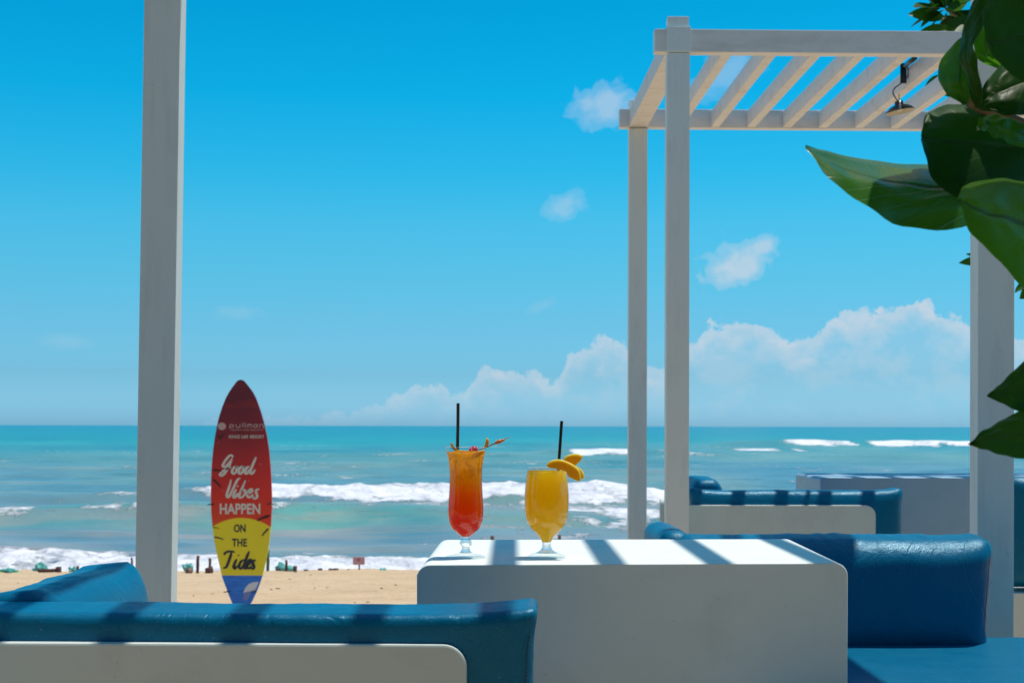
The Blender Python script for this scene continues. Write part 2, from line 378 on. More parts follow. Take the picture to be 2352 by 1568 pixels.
    foam = np.maximum(foam, .40 * sstep(.56, .66, lace) * patchy * (1 - sstep(75, 110, Y)))
    lace = fbm(X / 5, Y / 2.4, 85, 5); foam = np.maximum(foam, .36 * sstep(.58, .68, lace) * patchy * sstep(60, 80, Y) * (1 - sstep(150, 220, Y)))
    z[Y > 3000] = 0
    # body colour of the water: sandy and grey inshore, turquoise outside the bar
    def c(*v): return np.array(v)
    key = [(25, c(.19, .24, .28)), (38, c(.17, .235, .31)), (43, c(.17, .25, .30)), (50, c(.12, .25, .26)), (57, c(.15, .245, .29)), (68, c(.12, .235, .26)), (85, c(.10, .225, .27)), (110, c(.095, .225, .275)), (150, c(.10, .25, .245)),
           (200, c(.05, .24, .26)), (300, c(.012, .25, .26)), (600, c(.0, .215, .26)), (1600, c(.0, .185, .26)), (1e5, c(.0, .165, .25))]
    colr = np.stack([np.interp(Y, [k[0] for k in key], [k[1][i] for k in key]) for i in range(3)], -1)
    g = sstep(.48, .66, fbm(X / (5 + Y * .22), Y / (2 + Y * .07), 91, 5))[..., None] * (1 - sstep(230, 380, Y))[..., None]
    colr = colr * (1 - .5 * g) + np.array([.14, .27, .235]) * .5 * g
    g = sstep(.54, .68, fbm(X / 11, Y / 5, 93, 5))[..., None] * (1 - sstep(110, 150, Y))[..., None]
    colr = colr * (1 - .5 * g) + np.array([.20, .27, .24]) * .5 * g
    tl = teal[..., None]; colr = colr * (1 - .7 * tl) + np.array([.06, .34, .31]) * .7 * tl
    mk = (sstep(.50, .62, fbm(X / 9, Y / 1.6, 95, 5)) * (1 - sstep(48, 60, Y)))[..., None]; colr = colr * (1 - .6 * mk) + np.array([.28, .285, .27]) * .6 * mk
    ch = (fbm(X / (1.5 + Y * .05), Y / (.6 + Y * .022), 97, 5) - .5)[..., None] * (1 - sstep(250, 600, Y))[..., None]
    colr = colr * (1 + ch * np.array([1.5, .65, .35]))
    rightblue = (sstep(9, 20, X) * sstep(70, 85, Y) * (1 - sstep(110, 170, Y)))[..., None]
    colr = colr * (1 - .4 * rightblue) + np.array([.06, .20, .34]) * .4 * rightblue

    m, T, b = mat('sea_water', (.05, .25, .3), .2)
    T.put(b.inputs['IOR'], 1.33)
    ca = T.new('ShaderNodeAttribute'); ca.attribute_name = 'water'; fa = T.new('ShaderNodeAttribute'); fa.attribute_name = 'foam'
    pos = T.new('ShaderNodeNewGeometry').outputs['Position']
    fn = T.noise(T.mapping(pos, (1, .8, 1)), 2.6, 6, .68, .4); fn2 = T.noise(T.mapping(pos, (.5, .35, 1)), 1.1, 5, .6)
    th = T.M('SUBTRACT', T.M('ADD', fa.outputs['Fac'], T.M('MULTIPLY', T.M('SUBTRACT', T.M('ADD', T.M('MULTIPLY', fn, .6), T.M('MULTIPLY', fn2, .4)), .5), 2.2)), .40)
    fm = T.ramp(T.M('MULTIPLY', th, 3.2), [(0, 0.0), (.35, .5), (1, 1.0)])
    fcol = T.ramp(T.noise(pos, .9, 6, .65), [(.32, (.50, .53, .60)), (.5, (.76, .76, .79)), (.66, (.90, .89, .90))])
    T.put(b.inputs['Base Color'], T.mix(fm, ca.outputs['Color'], fcol))
    T.put(b.inputs['Roughness'], T.ramp(fm, [(0, .22), (.5, .8)]))
    T.put(b.inputs['Specular IOR Level'], T.ramp(fm, [(0, .16), (.6, .1)]))
    rip = T.M('ADD', T.noise(T.mapping(pos, (.35, 1, 1)), 2.4, 5, .62, .3), T.M('MULTIPLY', T.noise(T.mapping(pos, (.4, 1, 1)), .35, 4, .6), 2.5))
    bump(T, b, T.M('ADD', rip, T.M('MULTIPLY', T.M('MULTIPLY', fm, fn), 1.5)), .85, .14)
    o = grid_obj('sea', X, Y, z + SEA, m)
    me = o.data; a = me.color_attributes.new('water', 'FLOAT_COLOR', 'POINT')
    a.data.foreach_set('color', np.concatenate([colr, np.ones(colr.shape[:2] + (1,))], -1).astype(np.float32).ravel())
    a = me.attributes.new('foam', 'FLOAT', 'POINT'); a.data.foreach_set('value', foam.astype(np.float32).ravel())
build_sea()

# ------------------------------------------------------------------ pergolas
PY = R(1.28)
def pergola(name, origin, yaw, width, depth, zb, label, post=.10, pd=.07, zbase=0.0, rafter0=.21, nraf=99, lean=0.0, bz=None, pitch=.207, rw=.047, rh=.091, shade_beam=False):
    "origin: front left post's outer front corner; zb: underside of the beams"
    t = empty(name, (0, 0, 0), 0, label, 'pergola', 'white beach pergolas')
    M_ = Matrix.Translation(origin) @ Matrix.Rotation(yaw, 4, 'Z')
    bh, bd = .108, .07
    def add(o):
        o.data.transform(M_); return o
    W = width
    # posts, with the collar block and stub at the head
    for i, (x, y) in enumerate([(0, 0), (W - post, 0), (0, depth - pd), (W - post, depth - pd)]):
        zb_ = bz[i] if bz else zbase
        p = box('post', x, x + post, y, y + pd, zb_, zb - .002, white_wood, t)
        if lean and i in (0, 2):
            for v in p.data.vertices: v.co.x -= lean * (zb - v.co.z)
        add(p)
        s = -1 if i < 2 else 1
        yb = (y - .006, y + .055) if i < 2 else (y + .012, y + pd + .006)
        c = box('post_collar', x - .002, x + post + .004, yb[0], yb[1], zb, zb + .117, white_wood, t); add(c)
        c = box('post_stub', x + .003, x + post - .004, yb[0] + .012, yb[1] - .004, zb + .1175, zb + .165, white_wood, t); add(c)
    add(box('beam', -.055, W + .055, .0, bd, zb + .002, zb + bh, white_beam, t) if False else box('beam', -.055, W + .055, .008, bd, zb + .003, zb + bh, white_beam, t))
    add(box('beam', -.055, W + .055, depth - bd, depth - .008, zb + .003, zb + bh, white_beam, t))
    # edge beams and rafters run from beam to beam, undersides nearly flush
    for x in (0.0, W - post):
        add(box('edge_beam', x, x + post, bd + .002, depth - bd - .002, zb + .006, zb + .102, white_beam, t))
    k = 0; x = rafter0
    if shade_beam: add(box('edge_beam', W - 2 * post - .02, W - post - .02, bd + .002, depth - bd - .002, zb + .006, zb + .102, white_beam, t))  # unseen extra beam, added to widen the shade on the right cushion
    while x < W - post - .08 - (.13 if shade_beam else 0) and k < nraf:
        add(box('rafter', x, x + rw, bd + .002, depth - bd - .002, zb + .006, zb + .006 + rh, white_beam, t)); x += pitch; k += 1
    return t
# pergola behind, to the right
D2 = 6.5
o2 = P(1530, 1250, D2); zb2 = CAM_Z + (979 - 120) / F * D2
pergola('white_pergola', (o2.x, D2, 0), PY, 2.42, 1.72, zb2, 'white timber pergola farther back on the right, its slatted roof in view', post=.1045, zbase=-.02, rafter0=.262, bz=[-.02, -.02, -.3, -.3])

# near pergola that shades the table: its two rear posts are in view
YN_ = 3.93
oL = P(309.5, 1370, YN_); oR = P(2245, 1370, YN_)
ZN = 2.71; DN = 2.05; lean = .0135
WN = oR.x - oL.x + .101 - lean * (ZN - .54)
orig = Vector((oL.x + lean * (ZN - .54), YN_ - DN + .07, 0))
pergola('white_pergola', orig, 0.0, WN, DN, ZN, 'near white timber pergola over the drinks table, only its tall posts in view', post=.101, zbase=-.02,
        rafter0=-.012 + .500 - .02 - orig.x - 5 * .197 + .197, pitch=.197, rw=.040, rh=.062, lean=lean, shade_beam=True)

# ------------------------------------------------------------------ soft shapes
def rbox_verts(hx, hy, hz, r, step=.018):
    nx, ny, nz = [max(4, int(2 * h / step)) for h in (hx, hy, hz)]
    def lin_(h, n): return [-h + 2 * h * i / n for i in range(n + 1)]
    bm = bmesh.new(); cache = {}
    def vert(p):
        k = (round(p[0], 5), round(p[1], 5), round(p[2], 5))
        if k not in cache:
            q = Vector(p); inner = Vector((max(-(hx - r), min(hx - r, q.x)), max(-(hy - r), min(hy - r, q.y)), max(-(hz - r), min(hz - r, q.z))))
            d = q - inner
            cache[k] = bm.verts.new(inner + d.normalized() * r if d.length > 1e-9 else q)
        return cache[k]
    X, Y, Z = lin_(hx, nx), lin_(hy, ny), lin_(hz, nz)
    def face(A, B, f):
        for i in range(len(A) - 1):
            for j in range(len(B) - 1):
                try: bm.faces.new((vert(f(A[i], B[j])), vert(f(A[i + 1], B[j])), vert(f(A[i + 1], B[j + 1])), vert(f(A[i], B[j + 1]))))
                except ValueError: pass
    face(X, Y, lambda a, b: (a, b, hz)); face(X, Y, lambda a, b: (a, b, -hz))
    face(X, Z, lambda a, b: (a, hy, b)); face(X, Z, lambda a, b: (a, -hy, b))
    face(Y, Z, lambda a, b: (hx, a, b)); face(Y, Z, lambda a, b: (-hx, a, b))
    return bm
def cushion(name, size, loc, rot, parent, r=.035, puff=.02, ear=.012, wr=.006, seed=0, step=.018, bulge_top=0.0, m=None):
    hx, hy, hz = [v / 2 for v in size]
    bm = rbox_verts(hx, hy, hz, r, step)
    sd_ = Vector((seed * 7.3, seed * 3.1, 0))
    for v in bm.verts:
        x, y, z = v.co.x / hx, v.co.y / hy, v.co.z / hz
        v.co.y += puff * y * (1 - abs(x) ** 5) * (1 - abs(z) ** 3)
        v.co.z += bulge_top * max(z, 0) * (1 - abs(y) ** 3) * (1 - abs(x) ** 6) 
        e = (abs(x) ** 14) * (abs(z) ** 6)
        v.co.x += ear * e * (1 if x > 0 else -1); v.co.z += ear * 1.2 * e * (1 if z > 0 else -1)
        n = mnoise.noise(v.co * 6 + sd_) * wr * .9
        edge = max(abs(x) ** 10, abs(z) ** 8)
        n += mnoise.noise(Vector((v.co.x * 45, v.co.y * 12, v.co.z * 30)) + sd_) * wr * .55 * edge
        n2 = v.co.normalized()
        v.co += Vector((n2.x * .3, (1 if y > 0 else -1) * min(1, abs(y)), n2.z)) * n
    o = bm_obj(name, bm, m or blue_vinyl, parent, True)
    o.data.transform(Matrix.Translation(loc) @ Matrix.Rotation(rot[2], 4, 'Z') @ Matrix.Rotation(rot[1], 4, 'Y') @ Matrix.Rotation(rot[0], 4, 'X'))
    return o
def board(name, x0, x1, y0, y1, z0, z1, m, parent, rr=.035, left=False, right=True, yaw=0, pivot=None, bev=.0035):
    "upright board with a rounded top corner"
    pts = [(x0, z0), (x1, z0)]
    if right: pts += [(x1 - rr + rr * math.cos(a), z1 - rr + rr * math.sin(a)) for a in [math.pi / 2 * k / 10 for k in range(11)]]
    else: pts.append((x1, z1))
    if left: pts += [(x0 + rr - rr * math.sin(a), z1 - rr + rr * math.cos(a)) for a in [math.pi / 2 * k / 10 for k in range(11)]]
    else: pts.append((x0, z1))
    bm = bmesh.new(); a = [bm.verts.new((x, y0, z)) for x, z in pts]; b = [bm.verts.new((x, y1, z)) for x, z in pts]
    f1 = bm.faces.new(a); f2 = bm.faces.new(b[::-1]); n = len(pts)
    for i in range(n): bm.faces.new((a[i], b[i], b[(i + 1) % n], a[(i + 1) % n]))
    bmesh.ops.recalc_face_normals(bm, faces=bm.faces)
    es = [e for e in bm.edges if (e in f1.edges[:] or e in f2.edges[:])]
    bmesh.ops.bevel(bm, geom=es, offset=bev, segments=2, profile=.6, affect='EDGES')
    if yaw:
        pv = Vector(pivot or ((x0 + x1) / 2, y0, 0)); mt = Matrix.Translation(pv) @ Matrix.Rotation(yaw, 4, 'Z') @ Matrix.Translation(-pv)
        bmesh.ops.transform(bm, matrix=mt, verts=bm.verts)
    return bm_obj(name, bm, m, parent)

# ------------------------------------------------------------------ sofa with its back to the camera, bottom left
sf = empty('sofa', (-.6, 2.6, 0), 0, 'blue vinyl sofa at the lower left seen from behind, with a rounded off-white back board', 'sofa')
sf.location = (0, 0, 0)
board('back_board', -1.75, -.0700, 2.220, 2.2405, .0, .6585, grey_board, sf, .037, False, True, R(-.9), (-.07, 2.22, 0))
bc = cushion('back_cushion', (1.78, .125, .40), (-.855, 2.324, .505), (R(2.5), 0, R(-1.7)), sf, .015, .003, .012, .0035, 1, step=.009)
cushion('side_cushion', (.52, .165, .30), (-.828, 2.665, .553), (R(-6), 0, R(87.5)), sf, .042, .02, .055, .006, 2, bulge_top=.010)
cushion('seat_cushion', (.80, .52, .12), (-.62, 2.66, .36), (0, 0, R(-1)), sf, .03, .0, .004, .004, 3, step=.03)
box('base', -1.7, -.22, 2.262, 2.90, .02, .295, grey_board, sf)
board('side_board', 2.38, 2.93, .885, .905, .0, .60, grey_board, sf, .035, False, True, R(90), (0, 0, 0))
# stitched seam down the cushion's end
def seam(pts, parent, n=40, r=.0011, gap=.5):
    P_ = [Vector(p) for p in catmull(pts, n)]
    bm = bmesh.new()
    for i in range(0, n): 
        a, b = P_[i], P_[i].lerp(P_[i + 1], gap); tube(bm, [a, b], r, 5)
    return bm_obj('stitching', bm, thread, parent, True)
def seam_on(ob, z0, z1, inset, parent, n=60, r=.0011):
    from mathutils.bvhtree import BVHTree
    me = ob.data; bv = BVHTree.FromPolygons([v.co[:] for v in me.vertices], [p.vertices[:] for p in me.polygons]); pts = []
    for i in range(13):
        z = z0 + (z1 - z0) * i / 12; xm = max(v.co.x for v in me.vertices if abs(v.co.z - z) < .02) - inset
        h = bv.ray_cast(Vector((xm, -5, z)), Vector((0, 1, 0)))[0]
        if h: pts.append((h.x, h.y - r * .4, h.z))
    seam(pts, parent, n, r)
seam_on(bc, .67, .34, .013, bc)

# ------------------------------------------------------------------ white table
def quad_table(name, FL, FR, BR, BL, z0, z1, m, label, rr=.024, thick=.03, group=None, zr=None):
    def prof(L, Rr, zt_l, zt_r, inset=0.0, n=8):
        d = (Vector(Rr) - Vector(L)); w = d.length; d.normalize(); out = []
        def pt(s, z): p = Vector(L) + d * s; return (p.x, p.y, z + (zt_r - zt_l) * (s / w) * (1 if z > .3 else 0))
        i = inset; r_ = max(rr - i, .004)
        out.append(pt(i, z0)); 
        for k in range(n + 1):
            a = math.pi / 2 * k / n; out.append(pt(i + r_ - r_ * math.cos(a), zt_l - i - r_ + r_ * math.sin(a)))
        for k in range(n + 1):
            a = math.pi / 2 * k / n; out.append(pt(w - i - r_ + r_ * math.sin(a), zt_l - i - r_ + r_ * math.cos(a)))
        out.append(pt(w - i, z0)); return out
    zl, zr_ = z1, (zr if zr is not None else z1)
    f = prof(FL, FR, zl, zr_); b = prof(BL, BR, zl, zr_)
    bm = bmesh.new(); A = [bm.verts.new(p) for p in f]; B = [bm.verts.new(p) for p in b]; n = len(A)
    f1 = bm.faces.new(A); f2 = bm.faces.new(B[::-1])
    for i in range(n): bm.faces.new((A[i], B[i], B[(i + 1) % n], A[(i + 1) % n]))
    bmesh.ops.recalc_face_normals(bm, faces=bm.faces)
    es = [e for e in bm.edges if (e in f1.edges[:] or e in f2.edges[:]) and max(v.co.z for v in e.verts) > z0 + .01]
    bmesh.ops.bevel(bm, geom=es, offset=.0028, segments=3, profile=.6, affect='EDGES')
    t = bm_obj(name, bm, m, None); tag(t, label, 'table', group)
    return t
tb = quad_table('white_table', (-.171, 2.564), (.618, 2.614), (.633, 3.168), (-.164, 3.125), .0, .75, white_slab,
           'low white table with rounded corners carrying the two cocktails')

# ------------------------------------------------------------------ sofa on the right, facing the camera
so = empty('sofa', (0, 0, 0), 0, 'blue vinyl sofa behind the right end of the drinks table, its seat in full sun', 'sofa')
rc = cushion('back_cushion', (.80, .15, .30), (.832, 3.705, .562), (R(8), 0, R(1.3)), so, .045, .026, .022, .008, 5, step=.012, bulge_top=.004)
cushion('seat_cushion', (1.35, 1.45, .13), (1.06, 3.07, .378), (0, 0, R(1.3)), so, .03, .0, .003, .004, 6, step=.028)
cushion('side_cushion', (.09, .42, .26), (.425, 3.90, .598), (0, 0, R(1)), so, .04, .0, .01, .004, 7, step=.025)
box('base', .50, 1.70, 2.42, 3.78, .02, .31, grey_board, so)
seam_on(rc, .70, .45, .018, rc, 60, .0012)

# ------------------------------------------------------------------ sofa under the far pergola (seen from behind)
DM = 6.72
sm = empty('sofa', (0, 0, 0), 0, 'dark blue sofa under the far pergola, striped by slat shadows above its white back board', 'sofa')
xl = P(1524, 1200, DM).x; xr = P(2013, 1200, DM).x
zt = CAM_Z - (1160 - 979.5) / F * DM
board('back_board', xl + .02, xr, DM, DM + .03, -.0, zt, grey_board, sm, .05, False, True, PY)
board('arm_board', -DM - .07, -DM - .035, xl - .012, xl + .014, 0, CAM_Z - (1146 - 979.5) / F * (DM), grey_board, sm, .03, False, True, R(-90), (0, 0, 0))
xcl = P(1590, 1200, DM).x; xcr = P(2080, 1200, DM).x
zc = CAM_Z - (1124 - 979.5) / F * (DM + .09)
cushion('back_cushion', (xcr - xcl, .13, .42), ((xcr + xcl) / 2, DM + .11, zc - .21 - .004), (0, 0, PY), sm, .03, .016, .022, .005, 8, step=.024)
cushion('side_cushion', (.50, .15, .30), (P(1612, 1200, DM + .36).x, DM + .45, zc - .12), (0, 0, R(92)), sm, .045, .02, .028, .008, 9, step=.024, bulge_top=.02)
cushion('seat_cushion', (1.0, .55, .12), ((xcr + xcl) / 2, DM + .50, .38), (0, 0, PY), sm, .03, .0, .004, .004, 10, step=.04)
box('base', xl + .03, xr - .02, DM + .055, DM + .80, .0, .31, grey_board, sm)

# far table
q = 7.75
tl_ = P(1884, 1200, q).x
zf = CAM_Z - (1097 - 980) / F * q
quad_table('white_table', (tl_, q), (tl_ + 1.5, q + .035), (tl_ + 1.48, q + .80), (tl_ + .02, q + .77), -.2, zf, shade_tinted_white,
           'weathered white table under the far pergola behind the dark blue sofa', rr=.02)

# sofa at the far right edge
dr = 5.2
sr = empty('sofa', (0, 0, 0), 0, 'dark blue sofa cut off by the right picture edge, high cushion on white base', 'sofa')
xr0 = P(2322, 1200, dr).x
cushion('back_cushion', (.75, .16, .40), (xr0 + .375, dr + .09, CAM_Z - (1096 - 980) / F * dr - .20), (0, 0, 0), sr, .035, .015, .01, .005, 11, step=.03)
cushion('seat_cushion', (.75, .5, .12), (xr0 + .38, dr + .44, .39), (0, 0, 0), sr, .03, 0, .004, .004, 12, step=.04)
box('base', xr0 - .01, xr0 + .78, dr - .01, dr + .70, .0, CAM_Z - (1357 - 980) / F * dr - .005, grey_board, sr)

# ------------------------------------------------------------------ pendant lamp hanging from the far pergola
def pendant():
    d = 7.15
    black, T, b = mat('black_enamel', (.006, .010, .014), .35)
    cream, T, b = mat('cream_enamel', (.55, .50, .36), .4)
    bulbm, T, b = mat('bulb_glass', (.75, .68, .5), .15)
    pc = P(2066, 246, d)
    t = empty('pendant_lamp', (0, 0, 0), 0, 'small black pendant lamp with a shallow shade hanging from a far pergola rafter', 'lamp')
    r0 = .074
    prof_o = [(.014, .030), (.020, .029), (.021, .012), (.028, .008), (.045, .002), (.062, -.010), (r0, -.024)]
    tilt = Matrix.Translation(pc) @ Matrix.Rotation(R(-9), 4, 'Y')
    sh = lathe('lamp_shade', [(0, .031)] + prof_o, black, t, 40); sh.data.transform(tilt)
    si = lathe('shade_lining', [(0, .004)] + [(.03, .003), (.045, -.002), (.061, -.0135), (r0 - .001, -.0255)], cream, t, 40); si.data.transform(tilt)
    bu = lathe('bulb', [(0, -.022), (.012, -.020), (.018, -.010), (.014, .0), (.008, .004)], bulbm, t, 20); bu.data.transform(tilt)
    bm = bmesh.new(); tube(bm, [pc + Vector((-.002, 0, .03)), pc + Vector((-.003, 0, .064))], .0035, 8); bm_obj('hanger_pin', bm, cream, t, True)
    # drop strap and rail on the rafter
    s0 = P(2079, 150, d); s1 = P(2074, 194, d)
    x0, x1 = P(2068, 150, d).x, P(2082, 150, d).x
    box('drop_strap', x0, x1, d - .006, d + .006, P(2070, 192, d).z, P(2070, 146, d).z, black, t, .002)
    bm = bmesh.new(); a = P(2078, 153, d); b_ = P(2101, 134, d - .45); tube(bm, [a, b_], .012, 10); bm_obj('rail', bm, black, t, True)
    c = [P(2083, 150, d), P(2086, 165, d), P(2083, 180, d), P(2070, 192, d), P(2056, 202, d), P(2051, 213, d), P(2056, 224, d), P(2064, 236, d)]
    tube_obj('cord', [Vector(p) for p in catmull(c, 40)], .0032, black, t, 8)
pendant()

# ------------------------------------------------------------------ surfboard sign
def surfboard():
    d = 11.7; k = .3436 / F * d       # metres per drawing unit
    x0 = 700 / 1.6327 + 362 / 1.7825 / 1.6327
    def vy(zy): return (1380 + zy / 1.7825) / 1.6327
    base = P(x0, vy(1660), d)
    t = empty('surfboard_sign', base, 0, 'red and yellow surfboard sign standing upright on the sand by the left post', 'sign')
    L = lambda zx, zy: ((zx - 362) * k, (1660 - zy) * k)
    out_l = [(77, 352), (84, 336), (100, 322), (130, 300), (160, 280), (200, 258), (250, 238), (300, 221), (350, 207), (450, 187), (550, 174), (650, 165), (750, 161), (850, 160), (950, 162), (1050, 170), (1150, 182), (1250, 203), (1350, 226), (1400, 238), (1450, 257), (1500, 275), (1560, 300), (1620, 330), (1655, 350)]
    out_r = [(77, 362), (84, 378), (100, 392), (130, 416), (160, 438), (200, 459), (250, 478), (300, 495), (350, 509), (450, 533), (550, 548), (650, 557), (750, 563), (850, 567), (950, 566), (1050, 561), (1150, 552), (1250, 536), (1350, 514), (1400, 500), (1450, 483), (1500, 463), (1560, 434), (1620, 400), (1655, 376)]
    ol = [L(x, y) for y, x in out_l]; orr = [L(x, y) for y, x in out_r]
    loop = ol + orr[::-1]
    # print: colours of the board's sheet
    m, T, b = mat('board_print', (.5, .02, .02), .38)
    tc = T.new('ShaderNodeTexCoord').outputs['Object']; sp = T.new('ShaderNodeSeparateXYZ'); T.put(sp.inputs[0], tc)
    H = 1660 * k
    v = T.M('DIVIDE', sp.outputs[2], H)
    nz = T.noise(T.mapping(tc, (1, 1, 6)), 3.5, 3, .5)
    vv = T.M('ADD', v, T.M('MULTIPLY', T.M('SUBTRACT', nz, .5), .05))
    f = lambda zy: (1660 - zy) / 1660
    red = T.ramp(vv, [(f(1070), (.72, .09, .012)), (f(980), (.68, .04, .014)), (f(850), (.64, .020, .014)), (f(640), (.46, .014, .022)), (f(450), (.22, .013, .026)), (f(270), (.15, .012, .03)), (f(240), (.22, .018, .026)), (f(215), (.13, .012, .03)), (f(90), (.16, .014, .03))])
    side = T.M('MULTIPLY', T.ramp(T.M('ADD', T.M('MULTIPLY', sp.outputs[0], 2.2), .5), [(.6, 0.0), (1, .6)]), T.ramp(v, [(f(1000), 1.0), (f(400), .2)]))
    red = T.mix(side, red, (.78, .03, .02))
    cx_, cz_ = L(365, 1342)
    dx = T.M('SUBTRACT', sp.outputs[0], cx_); dz = T.M('SUBTRACT', sp.outputs[2], cz_)
    rr = T.M('SQRT', T.M('ADD', T.M('MULTIPLY', dx, dx), T.M('MULTIPLY', dz, dz)))
    yel = T.ramp(T.M('ADD', T.M('MULTIPLY', T.M('SUBTRACT', 342 * k, rr), 120), .5), [(0, 0.0), (1, 1.0)])
    c = T.mix(yel, red, (.80, .68, .02))
    blu = T.ramp(T.M('ADD', T.M('MULTIPLY', T.M('SUBTRACT', L(0, 1384)[1], sp.outputs[2]), 250), .5), [(0, 0.0), (1, 1.0)])
    bcol = T.ramp(T.noise(T.mapping(tc, (1.5, 1, 9)), 4, 4, .6), [(.35, (.001, .12, .62)), (.65, (.003, .22, .80))])
    T.put(b.inputs['Base Color'], T.mix(blu, c, bcol))
    bump(T, b, T.noise(tc, 5, 3, .5), .25, .01)
    rim, _, _ = mat('board_rim', (.30, .05, .10), .4)
    bm = bmesh.new()
    layers = [(.0, 1.0), (-.004, .985), (-.006, .0)]
    fr = [bm.verts.new((x, 0, z)) for x, z in loop]; bk = [bm.verts.new((x, .028, z)) for x, z in loop]
    n = len(loop)
    F0 = bm.faces.new(fr); bm.faces.new(bk[::-1])
    for i in range(n): bm.faces.new((fr[i], bk[i], bk[(i + 1) % n], fr[(i + 1) % n]))
    bmesh.ops.triangulate(bm, faces=[f_ for f_ in bm.faces if len(f_.verts) > 4])
    bd = bm_obj('board', bm, m, t)
    # lettering
    cream, _, _ = mat('cream_lettering', (.66, .62, .56), .5); cream2, _, _ = mat('faint_lettering', (.52, .36, .33), .5)
    navy, _, _ = mat('navy_lettering', (.008, .022, .045), .5); palm, _, _ = mat('dark_palm_print', (.035, .008, .012), .5)
    wht, _, _ = mat('white_wave_print', (.62, .66, .74), .5); lil, _, _ = mat('lilac_wave_print', (.16, .22, .55), .5)
    cnt = [0]
    def stroke_mesh(bm, pts, w, y, taper=True, n=26):
        P_ = catmull(pts, n); q = []
        for i, p in enumerate(P_):
            a = P_[max(i - 1, 0)]; c_ = P_[min(i + 1, n)]; dd = c_ - a; L_ = np.hypot(*dd) + 1e-9; nn = np.array([-dd[1], dd[0]]) / L_
            s = i / n; ang = abs(dd[0]) / L_
            ww = w * (.5 + .5 * min(1, min(s, 1 - s) * 7)) * (1.12 - .35 * ang) / 2 if taper else w / 2
            q.append((p + nn * ww, p - nn * ww))
        vs = [(bm.verts.new((L(*a)[0], y, L(*a)[1])), bm.verts.new((L(*b_)[0], y, L(*b_)[1]))) for a, b_ in q]
        for a, b_ in zip(vs, vs[1:]): bm.faces.new((a[0], a[1], b_[1], b_[0]))
    z7 = lambda x, y: ((780 + x / 3.825 - 700) * 1.7825, (1550 + y / 3.825 - 1380) * 1.7825)
    def word(name, strokes, w, m_, conv=None):
        bm = bmesh.new()
        for i, s in enumerate(strokes):
            pts = [conv(*p) for p in s] if conv else s
            stroke_mesh(bm, pts, w, -.0016 - .0003 * i)
        return bm_obj(name, bm, m_, bd, False, False)
    good = [[(352, 630), (340, 600), (305, 605), (258, 655), (218, 720), (212, 755), (235, 765), (275, 735), (320, 680), (345, 640)],
            [(335, 645), (318, 705), (285, 775), (240, 850), (205, 885), (178, 888), (172, 870), (200, 832), (260, 795), (330, 768)],
            [(405, 755), (372, 768), (345, 815), (345, 850), (368, 862), (398, 835), (412, 795), (402, 760), (440, 775)],
            [(498, 750), (465, 765), (440, 812), (440, 850), (462, 862), (492, 835), (506, 795), (497, 757), (530, 775)],
            [(592, 755), (560, 770), (533, 815), (530, 848), (550, 860), (578, 830), (600, 785)],
            [(688, 620), (655, 695), (618, 785), (604, 840), (618, 862), (645, 845), (675, 800)]]
    vibes = [[(330, 945), (305, 1040), (275, 1130), (268, 1180), (285, 1202), (315, 1165), (365, 1060), (410, 965), (435, 935), (462, 925)],
             [(402, 1080), (380, 1130), (362, 1180), (375, 1205), (400, 1185), (425, 1140)], [(418, 1035), (430, 1045)],
             [(535, 955), (500, 1040), (460, 1130), (442, 1180), (460, 1205), (505, 1180), (535, 1130), (525, 1095), (495, 1100), (475, 1125)],
             [(565, 1155), (610, 1130), (632, 1098), (615, 1080), (580, 1110), (560, 1160), (575, 1198), (610, 1190), (650, 1150)],
             [(735, 1085), (705, 1085), (685, 1115), (695, 1150), (702, 1185), (680, 1215), (645, 1205), (655, 1180)]]
    tides = [[(248, 1248), (262, 1230), (285, 1224), (322, 1228)], [(300, 1230), (290, 1262), (276, 1302), (262, 1330), (243, 1334)],
             [(334, 1274), (322, 1300), (314, 1326), (322, 1338), (340, 1318)], [(344, 1248), (349, 1252)],
             [(386, 1278), (366, 1288), (352, 1312), (352, 1332), (364, 1338), (380, 1318), (390, 1290)], [(418, 1222), (404, 1255), (388, 1300), (384, 1328), (394, 1338), (410, 1318)],
             [(404, 1318), (422, 1304), (432, 1286), (424, 1278), (410, 1292), (402, 1318), (410, 1336), (424, 1332), (438, 1314)],
             [(462, 1284), (450, 1284), (442, 1298), (448, 1314), (450, 1330), (440, 1340), (428, 1334)]]
    word('script_word', good, 17.5, cream, z7); word('script_word', vibes, 17, cream, z7); word('script_word', tides, 19, navy)
    def text(body, x0_, x1_, y0_, y1_, m_, off=.0, spacing=1.0):
        c_ = bpy.data.curves.new('lettering', 'FONT'); c_.body = body; c_.offset = off; c_.space_character = spacing; c_.resolution_u = 4
        to = bpy.data.objects.new('tmp_text', c_); COL.objects.link(to); bpy.context.view_layer.update()
        me = bpy.data.meshes.new_from_object(to.evaluated_get(bpy.context.evaluated_depsgraph_get()))
        bpy.data.objects.remove(to); bpy.data.curves.remove(c_)
        co = np.array([v_.co[:] for v_ in me.vertices]); mn, mx = co.min(0), co.max(0)
        ax, az_ = L(x0_, y1_); bx, bz_ = L(x1_, y0_)
        for v_ in me.vertices:
            u = (v_.co.x - mn[0]) / (mx[0] - mn[0]); w = (v_.co.y - mn[1]) / (mx[1] - mn[1])
            v_.co = Vector((ax + u * (bx - ax), -.0018, az_ + w * (bz_ - az_)))
        me.materials.clear(); me.materials.append(m_)
        link(bpy.data.objects.new('lettering', me), bd)
    text('HAPPEN', 220, 491, 903, 974, cream, .028, 1.0)
    text('ON', 314, 393, 1042, 1096, navy, .03); text('THE', 302, 402, 1138, 1191, navy, .03, 1.05)
    text('KHAO LAK RESORT', 281, 515, 446, 468, cream, .02, 1.15)
